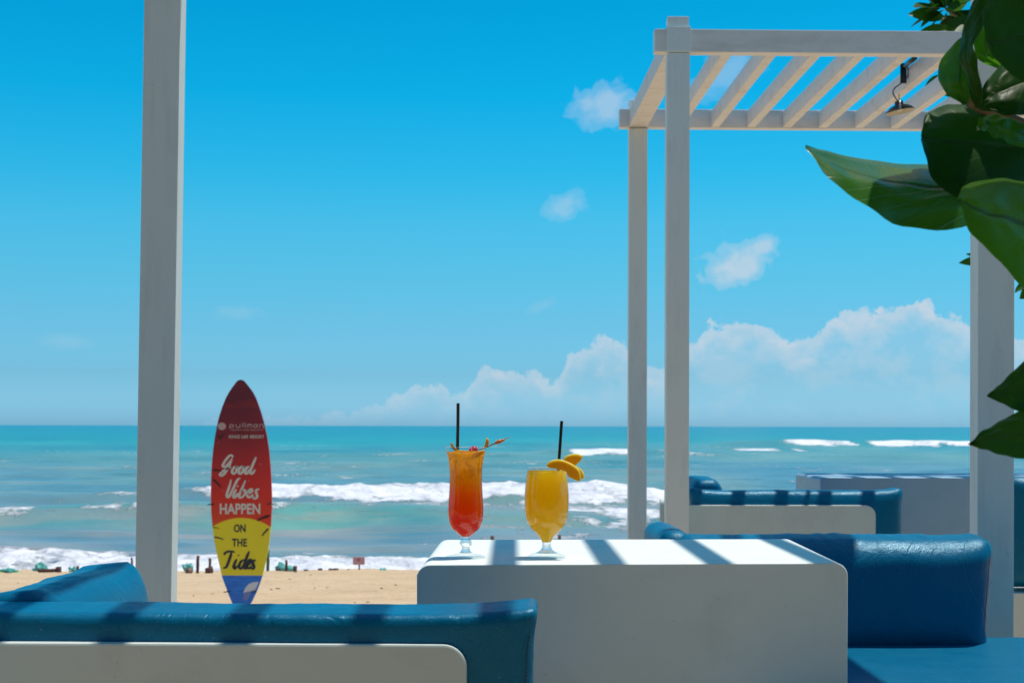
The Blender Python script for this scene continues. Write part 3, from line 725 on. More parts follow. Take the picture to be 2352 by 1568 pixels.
    text('HOTELS AND RESORTS', 291, 506, 406, 417, cream2, .0, 1.2)
    # thin geometric wordmark
    bm = bmesh.new(); W_ = 5.2; yb = 396; yt = 374
    def ring(cx0, cy0, r_, a0=0, a1=360): 
        return [(cx0 + r_ * 1.25 * math.cos(R(a)), cy0 + r_ * math.sin(R(a))) for a in np.linspace(a0, a1, 14)]
    segs = [ring(298, 385, 10), [(285, 384), (285, 404)], [(328, 374), (328, 388), (338, 396), (350, 394), (354, 386), (354, 374)],
            [(372, 364), (372, 396)], [(388, 364), (388, 396)],
            [(402, 396), (402, 380), (410, 374), (417, 380), (417, 396)], [(417, 380), (424, 374), (432, 380), (432, 396)],
            ring(457, 385, 10), [(470, 374), (470, 396)], [(486, 396), (486, 380), (496, 373), (508, 378), (511, 388), (511, 404)]]
    for i, s in enumerate(segs): stroke_mesh(bm, s, W_, -.0016 - .0001 * i, False)
    bm_obj('wordmark', bm, cream2, bd, False, False)
    bm = bmesh.new(); c0 = [L(233 + 27 * math.cos(a), 388 + 25 * math.sin(a)) for a in np.linspace(0, 2 * math.pi, 28)[:-1]]
    bm.faces.new([bm.verts.new((x, -.0016, z)) for x, z in c0]); bm_obj('round_emblem', bm, cream2, bd, False, False)
    # birds, palm fronds, wave, stars
    def patch(name, polys, m_, y=-.0012):
        if name.startswith('palm'):
            bm = bmesh.new()
            for i, pl in enumerate(polys): bm.faces.new([bm.verts.new((L(*p)[0], y - .00005 * i, L(*p)[1])) for p in pl])
            bm_obj(name, bm, m_, bd, False, False)['kind'] = 'stuff'; return
        for i, pl in enumerate(polys):
            bm = bmesh.new(); bm.faces.new([bm.verts.new((L(*p)[0], y - .0001 * i, L(*p)[1])) for p in pl])
            bm_obj(name, bm, m_, bd, False, False)
    bird, _, _ = mat('dark_bird_print', (.035, .008, .02), .5)
    patch('bird_print', [[(196, 440), (218, 456), (245, 436), (272, 432), (248, 442), (222, 476), (216, 476)], [(322, 420), (345, 424), (368, 420), (348, 432)]], bird)
    rnd = random.Random(3)
    def frond(cx0, cy0, ang, ln, nleaf, wid):
        "a feather of thin leaflets along a drooping rib"
        out = []; px_, py_ = -math.sin(ang), math.cos(ang)
        for i in range(nleaf):
            s_ = i / (nleaf - 1); bx, by = cx0 + math.cos(ang) * ln * s_ * .8, cy0 + math.sin(ang) * ln * s_ * .8 + ln * .10 * s_ * s_
            for sg in (-1, 1):
                l_ = ln * wid * (.45 + .3 * rnd.random()) * (1 - .45 * s_); a = ang + sg * (1.0 - .5 * s_) 
                tx, ty = bx + math.cos(a) * l_, by + math.sin(a) * l_ + l_ * .25; w_ = ln * .085
                out.append([(bx - px_ * w_, by - py_ * w_), (tx, ty), (bx + px_ * w_, by + py_ * w_)][::1])
                out.append([(bx - math.cos(ang) * w_ * 2, by - math.sin(ang) * w_ * 2), (tx, ty), (bx + math.cos(ang) * w_ * 2, by + math.sin(ang) * w_ * 2)])
        return out
    patch('palm_print', frond(178, 678, .06, 58, 16, .24), palm); patch('palm_print', frond(180, 746, .72, 70, 16, .22), palm)
    patch('palm_print', frond(546, 984, 2.85, 88, 18, .22), palm); patch('palm_print', frond(540, 1074, 2.35, 62, 14, .22), navy)
    patch('palm_print', frond(180, 1064, .03, 40, 10, .16), navy); patch('palm_print', frond(188, 1128, .14, 66, 14, .13), navy)
    patch('wave_print', [[(378, 1500), (392, 1466), (415, 1440), (445, 1428), (482, 1426), (470, 1455), (452, 1490), (430, 1500), (412, 1520), (400, 1545), (380, 1540)]], wht)
    patch('wave_print', [[(379, 1500), (410, 1490), (436, 1492), (425, 1515), (405, 1550), (378, 1548)]], lil, -.0018)
    star, _, _ = mat('pink_star_print', (.55, .12, .25), .5)
    def dot(x, y, r_): return [(x + r_ * math.cos(a), y + r_ * math.sin(a)) for a in np.linspace(0, 2 * math.pi, 9)[:-1]]
    patch('star_print', [dot(*z7(750, 722), 6), dot(*z7(580, 962), 5), dot(*z7(205, 1110), 5), dot(*z7(145, 418), 4)], star)
    # clips and support pole
    dk, _, _ = mat('black_clip', (.01, .01, .012), .5)
    for (xa, ya, xb, yb_) in ((140, 913, 178, 911), (540, 909, 575, 907), (248, 1496, 292, 1492), (432, 1494, 468, 1491)):
        a = L(xa, ya); b_ = L(xb, yb_); bm = bmesh.new()
        tube(bm, [(a[0], -.004, a[1]), ((a[0] + b_[0]) / 2, -.010, (a[1] + b_[1]) / 2 + .004), (b_[0], -.006, b_[1])], .0045, 8); bm_obj('clip', bm, dk, t, True)
surfboard()

# ------------------------------------------------------------------ stakes, logs and bags along the top of the beach
wood, T_, b_ = mat('driftwood', (.10, .045, .035), .85)
tcw = T_.new('ShaderNodeTexCoord').outputs['Object']; nw = T_.noise(T_.mapping(tcw, (6, 6, 1)), 8, 4, .6)
T_.put(b_.inputs['Base Color'], T_.ramp(nw, [(.3, (.055, .025, .022)), (.7, (.16, .075, .055))])); bump(T_, b_, nw, .5, .02)
def zg(x, y): return float(ground_z(np.array([[x]], float), np.array([[y]], float))[0, 0])
def rough_post(name, a, b, r, m, label, cat, group=None, seed=0, flat=False):
    bm = bmesh.new(); n = 7; a, b = Vector(a), Vector(b)
    pts = []; rs = []
    for i in range(n):
        p = a.lerp(b, i / (n - 1)); p += Vector((mnoise.noise(Vector((seed, i * .7, 0))), 0, mnoise.noise(Vector((0, i * .7, seed))) * .4)) * r * .35
        pts.append(p); rs.append(r * (1 + .22 * mnoise.noise(Vector((i * .9, seed, 4)))) * (1 - .15 * i / n))
    tube(bm, pts, rs, 9); return tag(bm_obj(name, bm, m, None, True), label, cat, group)
DS = 16.5
def stake(x0, x1, yt, yb, label, lean=0, d=DS, seed=0, name='wooden_stake'):
    cx_ = (x0 + x1) / 2; top = P(cx_ + lean, yt, d); bot = P(cx_, yb, d); bot.z = min(bot.z, zg(bot.x, d)) - .15
    r = (x1 - x0) / 2 / F * d
    return rough_post(name, bot, top, r, wood, label, 'stake', 'stakes along the top of the beach', seed)
def logg(x0, x1, yt, yb, label, d=DS, seed=0):
    r = max(.016, (yb - yt) / 2 / F * d * 1.15); ym = (yt + yb) / 2
    return rough_post('driftwood_log', P(x0, ym, d), P(x1, ym - 1, d), r, wood, label, 'driftwood', 'driftwood along the top of the beach', seed)
stake(303, 308, 1280, 1310, 'thin leaning stake just left of the tall left post', -3, seed=1)
stake(448, 456, 1275, 1313, 'taller brown stake between the left post and the surfboard sign', 3, seed=2)
stake(476, 483, 1281, 1312, 'second stake left of the surfboard sign, leaning right beside a stump', 3, seed=3)
stake(177, 185, 1299, 1315, 'short crooked stake on the beach left of the left post, nearest the picture edge', -3, seed=4)
stake(654, 661, 1285, 1313, 'straight dark stake standing right of the surfboard sign', 0, seed=5)
stake(672, 683, 1299, 1312, 'short thick stump right of the straight dark stake', 0, seed=6, name='wooden_stump')
stake(639, 646, 1303, 1312, 'smallest stump directly right of the surfboard sign', -2, seed=7, name='wooden_stump')
gp_, _, _ = mat('mossy_wood', (.07, .13, .05), .8)
stake(610, 618, 1262, 1313, 'mossy green stake half hidden by the right edge of the surfboard sign', 2, seed=21).data.materials[0] = gp_
stake(797, 803, 1306, 1315, 'low square stump just left of the pink notice', 0, seed=8, name='wooden_stump')
stake(127, 142, 1301, 1313, 'low blocky stump at the end of a log, left of the left post', 0, seed=9, name='wooden_stump')
stake(469, 490, 1302, 1313, 'broad low stump touching the left side of the surfboard sign', 0, seed=10, name='wooden_stump')
stake(1126, 1136, 1230, 1300, 'reddish stake rising behind the table between the two cocktails', 0, seed=12)
stake(1281, 1289, 1228, 1300, 'reddish stake rising behind the table right of the yellow cocktail', 0, seed=13)
logg(88, 130, 1306, 1314, 'dark log lying on the beach far left, joined to a stump', seed=14)
logg(698, 708, 1308, 1312, 'tiny scrap of driftwood right of the thick stump', seed=15)
logg(731, 740, 1305, 1310, 'small driftwood piece midway between stump and pink notice', seed=16)
logg(755, 777, 1305, 1312, 'longer driftwood piece left of the pink notice', seed=17)
logg(322, 342, 1309, 1314, 'dark driftwood lying behind the cushion beside the left post', seed=18) if False else None
def lump(name, x0, x1, yt, yb, m, label, cat, d=DS, seed=0, group=None):
    bm = bmesh.new(); bmesh.ops.create_icosphere(bm, subdivisions=3, radius=1)
    rx = (x1 - x0) / 2 / F * d; rz = (yb - yt) / F * d; c = P((x0 + x1) / 2, yb, d)
    for v in bm.verts:
        s = .85 + .75 * mnoise.noise(v.co * 1.5 + Vector((seed * 5, 0, 0))) + .30 * mnoise.noise(v.co * 5 + Vector((seed, 3, 0)))
        v.co = Vector((c.x + v.co.x * rx * s, c.y + v.co.y * rx * .6 * s, c.z + max(v.co.z, -.35) * rz * s))
    return tag(bm_obj(name, bm, m, None, True), label, cat, group)
def cloth(name, c1, c2):
    m, T, b = mat(name, c1, .7); tc = T.new('ShaderNodeTexCoord').outputs['Object']
    T.put(b.inputs['Base Color'], T.ramp(T.noise(tc, 9, 4, .6), [(.35, c1), (.65, c2)])); bump(T, b, T.noise(tc, 14, 4, .6), .6, .03); return m
teal = cloth('teal_sacking', (.04, .28, .27), (.13, .46, .40)); brownm = cloth('brown_stone', (.16, .08, .06), (.25, .15, .11)); algae = cloth('green_weed', (.30, .42, .10), (.45, .55, .22))
G = 'teal bags along the top of the beach'
lump('sand_bag', 867, 890, 1302, 1316, teal, 'teal bag lying right of the pink notice', 'bag', seed=1, group=G)
lump('sand_bag', 0, 38, 1301, 1314, teal, 'dark teal bag at the left edge of the picture', 'bag', seed=2, group=G)
lump('sand_bag', 74, 108, 1291, 1306, teal, 'pale teal bag behind the dark log on the left', 'bag', d=17.0, seed=3, group=G)
lump('sand_bag', 156, 178, 1300, 1313, teal, 'small teal bag behind the short crooked stake', 'bag', d=16.8, seed=4, group=G)
lump('sand_bag', 418, 442, 1291, 1306, teal, 'teal bag behind the brown stone left of the tall stake', 'bag', d=17.0, seed=5, group=G)
lump('sand_bag', 632, 672, 1292, 1312, teal, 'wide teal bag behind the straight dark stake', 'bag', d=17.0, seed=6, group=G)
lump('beach_stone', 425, 444, 1302, 1314, brownm, 'rounded brown stone right of the left post', 'stone', seed=7)
lump('seaweed_heap', -20, 62, 1311, 1318, algae, 'low yellow-green weed heap at the left edge of the beach', 'seaweed', seed=8)
lump('seaweed_heap', 886, 900, 1311, 1317, algae, 'tiny green weed tuft beside the teal bag right of the notice', 'seaweed', seed=9)
# small bits of wrack and twigs scattered over the sand
def wrack():
    rnd = random.Random(21); bm = bmesh.new()
    for i in range(48):
        y = rnd.uniform(11.8, 16.3); x = rnd.uniform(-.40, .02) * y; z = zg(x, y); a = rnd.uniform(0, 3.14); l_ = rnd.uniform(.006, .026); r_ = rnd.uniform(.003, .006)
        tube(bm, [(x - math.cos(a) * l_, y - math.sin(a) * l_, z + r_ * .4), (x, y, z + r_ * .8), (x + math.cos(a) * l_, y + math.sin(a) * l_, z + r_ * .3)], r_, 5)
    o = bm_obj('beach_wrack', bm, wood, None, True); o['kind'] = 'stuff'
wrack()
# pink notice
ps = empty('notice_sign', (0, 0, 0), 0, 'small faded pink notice on a thin post at the beach edge', 'sign')
pink, T, b = mat('faded_pink_board', (.62, .33, .36), .6); mk, _, _ = mat('red_mark', (.45, .14, .13), .6)
a = P(811, 1278, DS); b2 = P(838, 1296, DS); box('sign_panel', a.x, b2.x, DS - .02, DS - .005, b2.z, a.z, pink, ps, .002)
c = P(824, 1285, DS)
bm = bmesh.new(); bmesh.ops.create_circle(bm, cap_ends=True, radius=.018, segments=12); bmesh.ops.rotate(bm, matrix=Matrix.Rotation(R(90), 3, 'X'), verts=bm.verts)
bmesh.ops.translate(bm, vec=(c.x, DS - .023, c.z), verts=bm.verts); bm_obj('printed_mark', bm, mk, ps)
bt = P(825, 1316, DS); tube_obj('sign_post', [(bt.x, DS, bt.z - .2), (bt.x, DS, a.z - .01)], .009, wood, ps, 8)

# ------------------------------------------------------------------ cocktails
ZU = .2656 / F * 2.70
SSC, TRM = .3, .8
def glass_mats():
    g = bpy.data.materials.new('clear_glass'); g.use_nodes = True; T = NT(g.node_tree); T.n.remove(T.n['Principled BSDF'])
    gl = T.new('ShaderNodeBsdfGlass'); gl.inputs['IOR'].default_value = 1.45; gl.inputs['Roughness'].default_value = 0; gl.inputs['Color'].default_value = (.97, .985, .98, 1)
    t0 = T.new('ShaderNodeBsdfTransparent'); m0 = T.new('ShaderNodeMixShader'); m0.inputs[0].default_value = .5; T.put(m0.inputs[1], gl.outputs[0]); T.put(m0.inputs[2], t0.outputs[0])
    T.put(T.n['Material Output'].inputs[0], m0.outputs[0])
    w = bpy.data.materials.new('thin_glass_wall'); w.use_nodes = True; T = NT(w.node_tree); T.n.remove(T.n['Principled BSDF'])
    tr = T.new('ShaderNodeBsdfTransparent'); tr.inputs[0].default_value = (.97, .985, .98, 1); go = T.new('ShaderNodeBsdfGlossy'); go.inputs['Roughness'].default_value = .02
    lw = T.new('ShaderNodeLayerWeight'); lw.inputs[0].default_value = .5
    mx = T.new('ShaderNodeMixShader'); T.put(mx.inputs[0], T.ramp(lw.outputs['Facing'], [(0, .035), (.75, .10), (.95, .45), (1, .8)])); T.put(mx.inputs[1], tr.outputs[0]); T.put(mx.inputs[2], go.outputs[0])
    T.put(T.n['Material Output'].inputs[0], mx.outputs[0])
    return g, w
gm, wm = glass_mats()
def drink_mat(name, stops, brown=None, rough=.35, trans=.45, h=1, tr_gain=1.0):
    m = bpy.data.materials.new(name); m.use_nodes = True; T = NT(m.node_tree); b = T.n['Principled BSDF']
    tc = T.new('ShaderNodeTexCoord').outputs['Object']; sp = T.new('ShaderNodeSeparateXYZ'); T.put(sp.inputs[0], tc)
    nz = T.noise(tc, 38, 4, .55); v = T.M('ADD', T.M('DIVIDE', sp.outputs[2], h), T.M('MULTIPLY', T.M('SUBTRACT', nz, .5), .12))
    c = T.ramp(v, stops)
    if brown: 
        up = T.ramp(T.M('DIVIDE', sp.outputs[2], h), [(.60, 0.0), (.85, 1.0)])
        c = T.mix(T.M('MULTIPLY', T.M('MULTIPLY', T.ramp(T.noise(tc, 60, 3, .6, .8), [(.45, 0.0), (.62, 1.0)]), up), .55), c, brown)
    T.put(b.inputs['Base Color'], c); b.inputs['Roughness'].default_value = rough; b.inputs['Coat Weight'].default_value = .25; b.inputs['Specular IOR Level'].default_value = .2; b.inputs['Coat Roughness'].default_value = .05
    b.inputs['Subsurface Weight'].default_value = 1.0; b.inputs['Subsurface Scale'].default_value = SSC; b.inputs['Subsurface Radius'].default_value = (1.0, .6, .3)
    tl = T.new('ShaderNodeBsdfTranslucent'); T.put(tl.inputs[0], c)
    mx = T.new('ShaderNodeMixShader'); mx.inputs[0].default_value = TRM; T.put(mx.inputs[1], b.outputs[0]); T.put(mx.inputs[2], tl.outputs[0])
    T.put(T.n['Material Output'].inputs[0], mx.outputs[0]); bump(T, b, nz, .15, .002)
    return m
def cocktail(name, cx, cy, label, prof, r_liq, foot_y, ytop_l, ybot_l, mdrink, wall=6, stem_split=None, dd=2.70):
    org = P(cx, cy, dd); org.z = .7502
    t = empty(name, org, 0, label, 'cocktail')
    pr = [(r * ZU, (foot_y - y) * ZU) for y, r in prof]       # rim first, foot last
    n_s = stem_split
    # bowl wall: outer surface with a rolled rim
    sm_ = [tuple(p) for p in catmull(pr[:n_s + 1], 60)]
    lathe('bowl', sm_, wm, t, 72)
    rim_r, rim_z = pr[0]
    bm = bmesh.new(); seg = 72
    ring = [Vector((rim_r * math.cos(2 * math.pi * k / seg), rim_r * math.sin(2 * math.pi * k / seg), rim_z)) for k in range(seg + 1)]
    tube(bm, ring, .0008, 6, False); bm_obj('rim', bm, gm, t, True)
    st = [tuple(p) for p in catmull(pr[n_s:], 70)]
    st = [(max(r, .0005), max(z, 0)) for r, z in st]
    zf_ = st[-1][1] + .0095
    stm = [q for q in st if q[1] > zf_]; ft = [q for q in st if q[1] <= zf_]
    lathe('stem', [(0, st[0][1] + .0005)] + stm + [(0, stm[-1][1])], gm, t, 72)
    lathe('foot', [(0, stm[-1][1] - .0003), (stm[-1][0], stm[-1][1] - .0003)] + ft + [(pr[-1][0] * .97, 0.0003), (0, 0.0003)], wm, t, 72)
    # drink
    lq = [(max(0, r - wall * ZU), z) for r, z in sm_]
    zt_, zb_ = (foot_y - ytop_l) * ZU, (foot_y - ybot_l) * ZU
    body = [p for p in lq if zb_ + .001 < p[1] < zt_ - .0005]
    rt = np.interp(zt_, [p[1] for p in lq][::-1], [p[0] for p in lq][::-1])
    lathe('drink', [(0, zt_), (rt * .98, zt_ + .0), (rt, zt_ - .0006)] + body + [(0, zb_)], mdrink, t, 72)
    return t, org
p1 = [(530, 184), (538, 181), (575, 170), (620, 159), (700, 147), (780, 143), (860, 144), (950, 149), (1050, 155), (1120, 153), (1180, 143), (1230, 118), (1270, 78), (1296, 45), (1306, 40),
      (1314, 38), (1330, 47), (1357, 54), (1380, 47), (1396, 36), (1415, 38), (1436, 52), (1450, 82), (1460, 130), (1470, 168), (1477, 172), (1483, 170)]
orange = drink_mat('orange_red_drink', [(.18, (1, .05, .01)), (.38, (1, .10, .004)), (.56, (1, .20, .003)), (.70, (1, .42, .006)), (.95, (1, .58, .02))], (.42, .20, .07), h=(1483 - 530) * ZU, trans=.5)
c1, g1 = cocktail('hurricane_cocktail', 1069.7, 1281, 'tall curved stemmed glass of red and orange cocktail, left on the white table', p1, 0, 1483, 566, 1302, orange, 5, 14)
p2 = [(700, 164), (730, 171), (780, 178), (860, 187), (950, 193), (1050, 190), (1120, 182), (1180, 165), (1230, 130), (1270, 88), (1300, 63), (1325, 49), (1340, 43),
      (1352, 41), (1380, 42), (1400, 48), (1418, 68), (1436, 105), (1450, 140), (1462, 161), (1470, 164), (1477, 161)]
yellow = drink_mat('yellow_smoothie', [(.12, (1, .68, .06)), (.35, (1, .66, .03)), (.62, (1, .58, .010)), (.85, (1, .62, .012)), (1, (1, .75, .08))], None, h=(1477 - 700) * ZU, trans=.45)
c2, g2 = cocktail('goblet_cocktail', 1255.4, 1279, 'round stemmed glass of opaque yellow smoothie, right on the white table', p2, 0, 1477, 722, 1345, yellow, 5, 12)

def zoomP(x, y, dy, dd=2.70):   # drawing units of the drinks close-up -> place
    return P((1550 + x / 2.3057) / 1.6327, (1450 + y / 2.3057) / 1.6327, dd + dy)
strawm, T, b = mat('black_straw', (.004, .004, .006), .28)
def straw(pts, r, label):
    bm = bmesh.new(); Pn = [Vector(p) for p in pts]; tube(bm, Pn, r, 16, False); tube(bm, Pn, r * .8, 16, False)
    o = bm_obj('drinking_straw', bm, strawm, None, True); tag(o, label, 'straw', 'black drinking straws')
straw([zoomP(387, 142, .0), zoomP(386, 300, .004), zoomP(382, 525, .01), zoomP(378, 800, .015)], 14 * ZU, 'black straw upright in the tall orange cocktail')
straw([zoomP(1283, 295, .006), zoomP(1268, 520, .008), zoomP(1254, 720, .01), zoomP(1230, 1000, .012)], 13.5 * ZU, 'black straw leaning in the yellow smoothie')

def fruit(name, c1_, c2_, rough=.4):
    global SSC, TRM
    a_, b_ = SSC, TRM; SSC, TRM = .012, .25; m = drink_mat(name, [(0, c1_), (1, c2_)], None, rough, .3, .1); SSC, TRM = a_, b_; return m
mango = fruit('mango_flesh', (1, .50, .008), (1, .56, .015)); rindm = fruit('pale_rind', (1, .78, .16), (1, .78, .16)); orangem = fruit('orange_flesh', (1, .36, .008), (1, .46, .02)); greeny = fruit('green_orange_rind', (.30, .28, .02), (.50, .36, .02))
def slab(name, pts, depth, dy, m, parent, edge=None, tilt=0.0, n=40, thick_seg=True):
    "closed outline in close-up units -> rounded slice with real thickness; returns object"
    q = catmull(list(pts) + [pts[0]], n)[:-1]
    f = [zoomP(x, y, dy - depth / 2) for x, y in q]; bk = [zoomP(x, y, dy + depth / 2) for x, y in q]
    if tilt:
        cx_ = sum((v.x for v in f)) / len(f)
        for L_ in (f, bk):
            for v in L_: v.y += (v.x - cx_) * tilt
    bm = bmesh.new(); A = [bm.verts.new(v) for v in f]; B = [bm.verts.new(v) for v in bk]; k = len(A)
    fa = bm.faces.new(A); fb = bm.faces.new(B[::-1])
    for i in range(k): bm.faces.new((A[i], B[i], B[(i + 1) % k], A[(i + 1) % k]))
    bmesh.ops.recalc_face_normals(bm, faces=bm.faces)
    es = [e for e in bm.edges if e in fa.edges[:] or e in fb.edges[:]]
    bmesh.ops.bevel(bm, geom=es, offset=depth * .10, segments=2, profile=.5, affect='EDGES')
    o = bm_obj(name, bm, m, parent)
    return o
def slice_thing(name, label, pts, rind, depth, dy, fl, rd, tilt=0.0, cat='fruit slice', group=None):
    t = empty(name, (0, 0, 0), 0, label, cat, group)
    slab('flesh', pts, depth, dy, fl, t, tilt=tilt)
    if rind: 
        P_ = [zoomP(x, y, dy) for x, y in [tuple(p) for p in catmull(rind, 24)]]
        if tilt:
            cx_ = sum((zoomP(x, y, dy).x for x, y in pts)) / len(pts)
            for v in P_: v.y += (v.x - cx_) * tilt
        n = len(P_); bm = bmesh.new(); tube(bm, P_, [depth * .34 * min(1, .15 + 5 * min(i, n - 1 - i) / n) for i in range(n)], 8); bm_obj('rind', bm, rd, t, True)
    return t
MG = 'yellow fruit wedges on the smoothie glass'
slice_thing('mango_wedge', 'largest yellow fruit wedge slotted over the smoothie rim, in front of the straw', [(1150, 683), (1172, 660), (1210, 645), (1262, 638), (1320, 655), (1380, 685), (1420, 720), (1438, 765), (1440, 814), (1405, 806), (1362, 788), (1336, 770), (1320, 735), (1270, 716), (1210, 705), (1170, 695)],
            [(1150, 682), (1174, 658), (1212, 643), (1262, 637), (1320, 653), (1380, 683), (1421, 719), (1439, 765), (1441, 812)], .0072, -.030, mango, rindm, -.1, group=MG)
slice_thing('mango_wedge', 'yellow fruit wedge pointing up and right behind the largest wedge', [(1295, 637), (1320, 612), (1352, 597), (1395, 590), (1435, 594), (1463, 604), (1450, 632), (1425, 660), (1398, 680), (1360, 668), (1325, 652)],
            [(1295, 636), (1318, 611), (1352, 595), (1395, 588), (1437, 592), (1464, 603)], .0066, -.016, mango, rindm, .0, group=MG)
slice_thing('mango_wedge', 'narrow yellow fruit wedge hanging lowest at the right of the smoothie rim', [(1375, 672), (1405, 688), (1438, 715), (1460, 745), (1474, 793), (1450, 792), (1430, 760), (1400, 715)],
            [(1395, 680), (1438, 713), (1462, 745), (1475, 792)], .0066, -.021, mango, rindm, .0, group=MG)
slice_thing('orange_slice', 'orange slice floating at the top of the tall cocktail', [(352, 558), (395, 548), (470, 552), (560, 556), (612, 548), (605, 580), (560, 600), (490, 608), (420, 600), (380, 585)], [(352, 560), (382, 588), (425, 603), (490, 610), (560, 602), (606, 580)], .004, -.026, orangem, greeny if False else orangem, 0)
slice_thing('orange_slice', 'curved orange peel tip standing up at the right of the tall glass rim', [(632, 440), (645, 462), (644, 492), (632, 522), (608, 530), (618, 500), (626, 468)], [(632, 440), (646, 464), (645, 494), (632, 524)], .005, -.006, orangem, orangem, 0)
slice_thing('orange_slice', 'thin greenish peel tip sticking up at the left of the tall glass rim', [(322, 476), (338, 492), (352, 510), (366, 530), (400, 548), (385, 556), (350, 540), (334, 512)], [(322, 476), (333, 510), (348, 538), (372, 553)], .004, -.012, greeny, orangem, 0)
# cherry
cherry, T, b = mat('red_cherry', (.62, .004, .012), .12, Coat_Weight=.8)
t = empty('cherry', (0, 0, 0), 0, 'glossy red cherry floating at the rim of the tall cocktail', 'cherry')
bm = bmesh.new(); bmesh.ops.create_uvsphere(bm, u_segments=28, v_segments=18, radius=34 * ZU)
cc = zoomP(525, 542, -.012)
for v in bm.verts:
    z_ = v.co.z; v.co.z *= .92; v.co += cc
bm_obj('flesh', bm, cherry, t, True)
bm = bmesh.new(); bmesh.ops.create_uvsphere(bm, u_segments=20, v_segments=12, radius=22 * ZU)
for v in bm.verts: v.co += zoomP(498, 552, -.022)
bm_obj('flesh', bm, cherry, t, True)
# cocktail pick
t = empty('cocktail_pick', (0, 0, 0), 0, 'bamboo pick with an orange knot resting on the rim of the tall glass', 'pick')
bam, T, b = mat('bamboo', (.40, .24, .09), .45); bead, T, b = mat('orange_knot', (.75, .17, .01), .35); dark, _, _ = mat('dark_bamboo', (.25, .07, .02), .5)
tube_obj('stick', [zoomP(500, 560, .0), zoomP(612, 530, -.004), zoomP(730, 482, -.008), zoomP(800, 448, -.010), zoomP(836, 433, -.011)], [.0009, .0009, .0010, .0009, .0006], bam, t, 8)
tube_obj('stick', [zoomP(630, 526, -.004), zoomP(700, 489, -.010), zoomP(786, 462, -.012)], .0008, dark, t, 8)
tube_obj('knot', [zoomP(714, 474, -.008), zoomP(722, 482, -.009), zoomP(745, 472, -.010), zoomP(764, 466, -.011)], [.0022, .0036, .0038, .0028], bead, t, 14)
tube_obj('knot', [zoomP(764, 460, -.010), zoomP(774, 462, -.011), zoomP(790, 458, -.012)], [.0014, .0028, .0014], bead, t, 12)

# ------------------------------------------------------------------ foliage
def leaf_mat(name, c, tr, rough=.42, w=.35, vein=(.05, .11, .02), spec=.16):
    m = bpy.data.materials.new(name); m.use_nodes = True; T = NT(m.node_tree); b = T.n['Principled BSDF']
    uv = T.new('ShaderNodeUVMap').outputs[0]; sp = T.new('ShaderNodeSeparateXYZ'); T.put(sp.inputs[0], uv)
    tc = T.new('ShaderNodeTexCoord').outputs['Object']; nz = T.noise(tc, 14, 5, .6)
    mid = T.ramp(T.M('ABSOLUTE', T.M('SUBTRACT', sp.outputs[1], .5)), [(0, 1.0), (.012, .9), (.03, 0.0)])
    side = T.M('ADD', T.M('MULTIPLY', sp.outputs[0], 11), T.M('MULTIPLY', T.M('ABSOLUTE', T.M('SUBTRACT', sp.outputs[1], .5)), 5))
    sv_ = T.ramp(T.M('ABSOLUTE', T.M('SUBTRACT', T.M('FRACT', side), .5)), [(0, .16), (.05, 0.0)])
    col = T.mix(T.M('MULTIPLY', nz, .6), c, tuple(v * .6 for v in c)); col = T.mix(T.M('MAXIMUM', mid, T.M('MULTIPLY', sv_, .5)), col, vein)
    edge = T.ramp(T.M('ABSOLUTE', T.M('SUBTRACT', sp.outputs[1], .5)), [(.485, 0.0), (.5, .6)]); col = T.mix(edge, col, tuple(min(1, v * 2.2) for v in c))
    T.put(b.inputs['Base Color'], col); b.inputs['Roughness'].default_value = rough; b.inputs['Specular IOR Level'].default_value = spec
    tl = T.new('ShaderNodeBsdfTranslucent'); T.put(tl.inputs[0], T.mix(mid, tr, vein))
    mx = T.new('ShaderNodeMixShader'); mx.inputs[0].default_value = w; T.put(mx.inputs[1], b.outputs[0]); T.put(mx.inputs[2], tl.outputs[0])
    T.put(T.n['Material Output'].inputs[0], mx.outputs[0])
    bump(T, b, T.M('ADD', T.M('ADD', mid, sv_), T.M('MULTIPLY', nz, .8)), .35, .004)
    return m
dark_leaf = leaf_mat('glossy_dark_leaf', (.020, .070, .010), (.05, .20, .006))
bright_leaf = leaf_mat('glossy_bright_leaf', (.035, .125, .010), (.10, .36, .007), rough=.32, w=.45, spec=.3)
glossy_leaf = leaf_mat('highly_glossy_leaf', (.032, .14, .012), (.06, .28, .006), rough=.27, w=.2, spec=.9)
def leaf_mesh(mid, up, lo, n=26, m_=10, sag=.06, mt=None, name='leaf', parent=None, noise_=.004, seed=0):
    "mid, up, lo: matching lists of 3-D points along the leaf (tip first)"
    A, B, C_ = catmull(mid, n), catmull(up, n), catmull(lo, n); V = []; UV = []
    for i in range(n + 1):
        a, b_, c_ = Vector(A[i]), Vector(B[i]), Vector(C_[i]); nrm = (b_ - c_); wd = nrm.length
        ax = (Vector(A[min(i + 1, n)]) - Vector(A[max(i - 1, 0)])); nn = ax.cross(nrm); nn = nn.normalized() if nn.length > 1e-9 else Vector((0, -1, 0))
        if nn.y > 0: nn = -nn
        for j in range(-m_, m_ + 1):
            s = j / m_; p = a.lerp(b_, s) if s >= 0 else a.lerp(c_, -s)
            p = p + nn * (sag * wd * 4 * abs(s) * (1 - abs(s)) * .5 + noise_ * mnoise.noise(Vector((i * .25, j * .3, seed))))
            V.append(p); UV.append((i / n, (s + 1) / 2))
    w = 2 * m_ + 1; Fc = [(i * w + j, i * w + j + 1, (i + 1) * w + j + 1, (i + 1) * w + j) for i in range(n) for j in range(w - 1)]
    o = mesh_obj(name, V, Fc, mt, parent, True)
    uvl = o.data.uv_layers.new(name='UVMap'); co = [c for f_ in Fc for vi in f_ for c in UV[vi]]; uvl.data.foreach_set('uv', co)
    return o
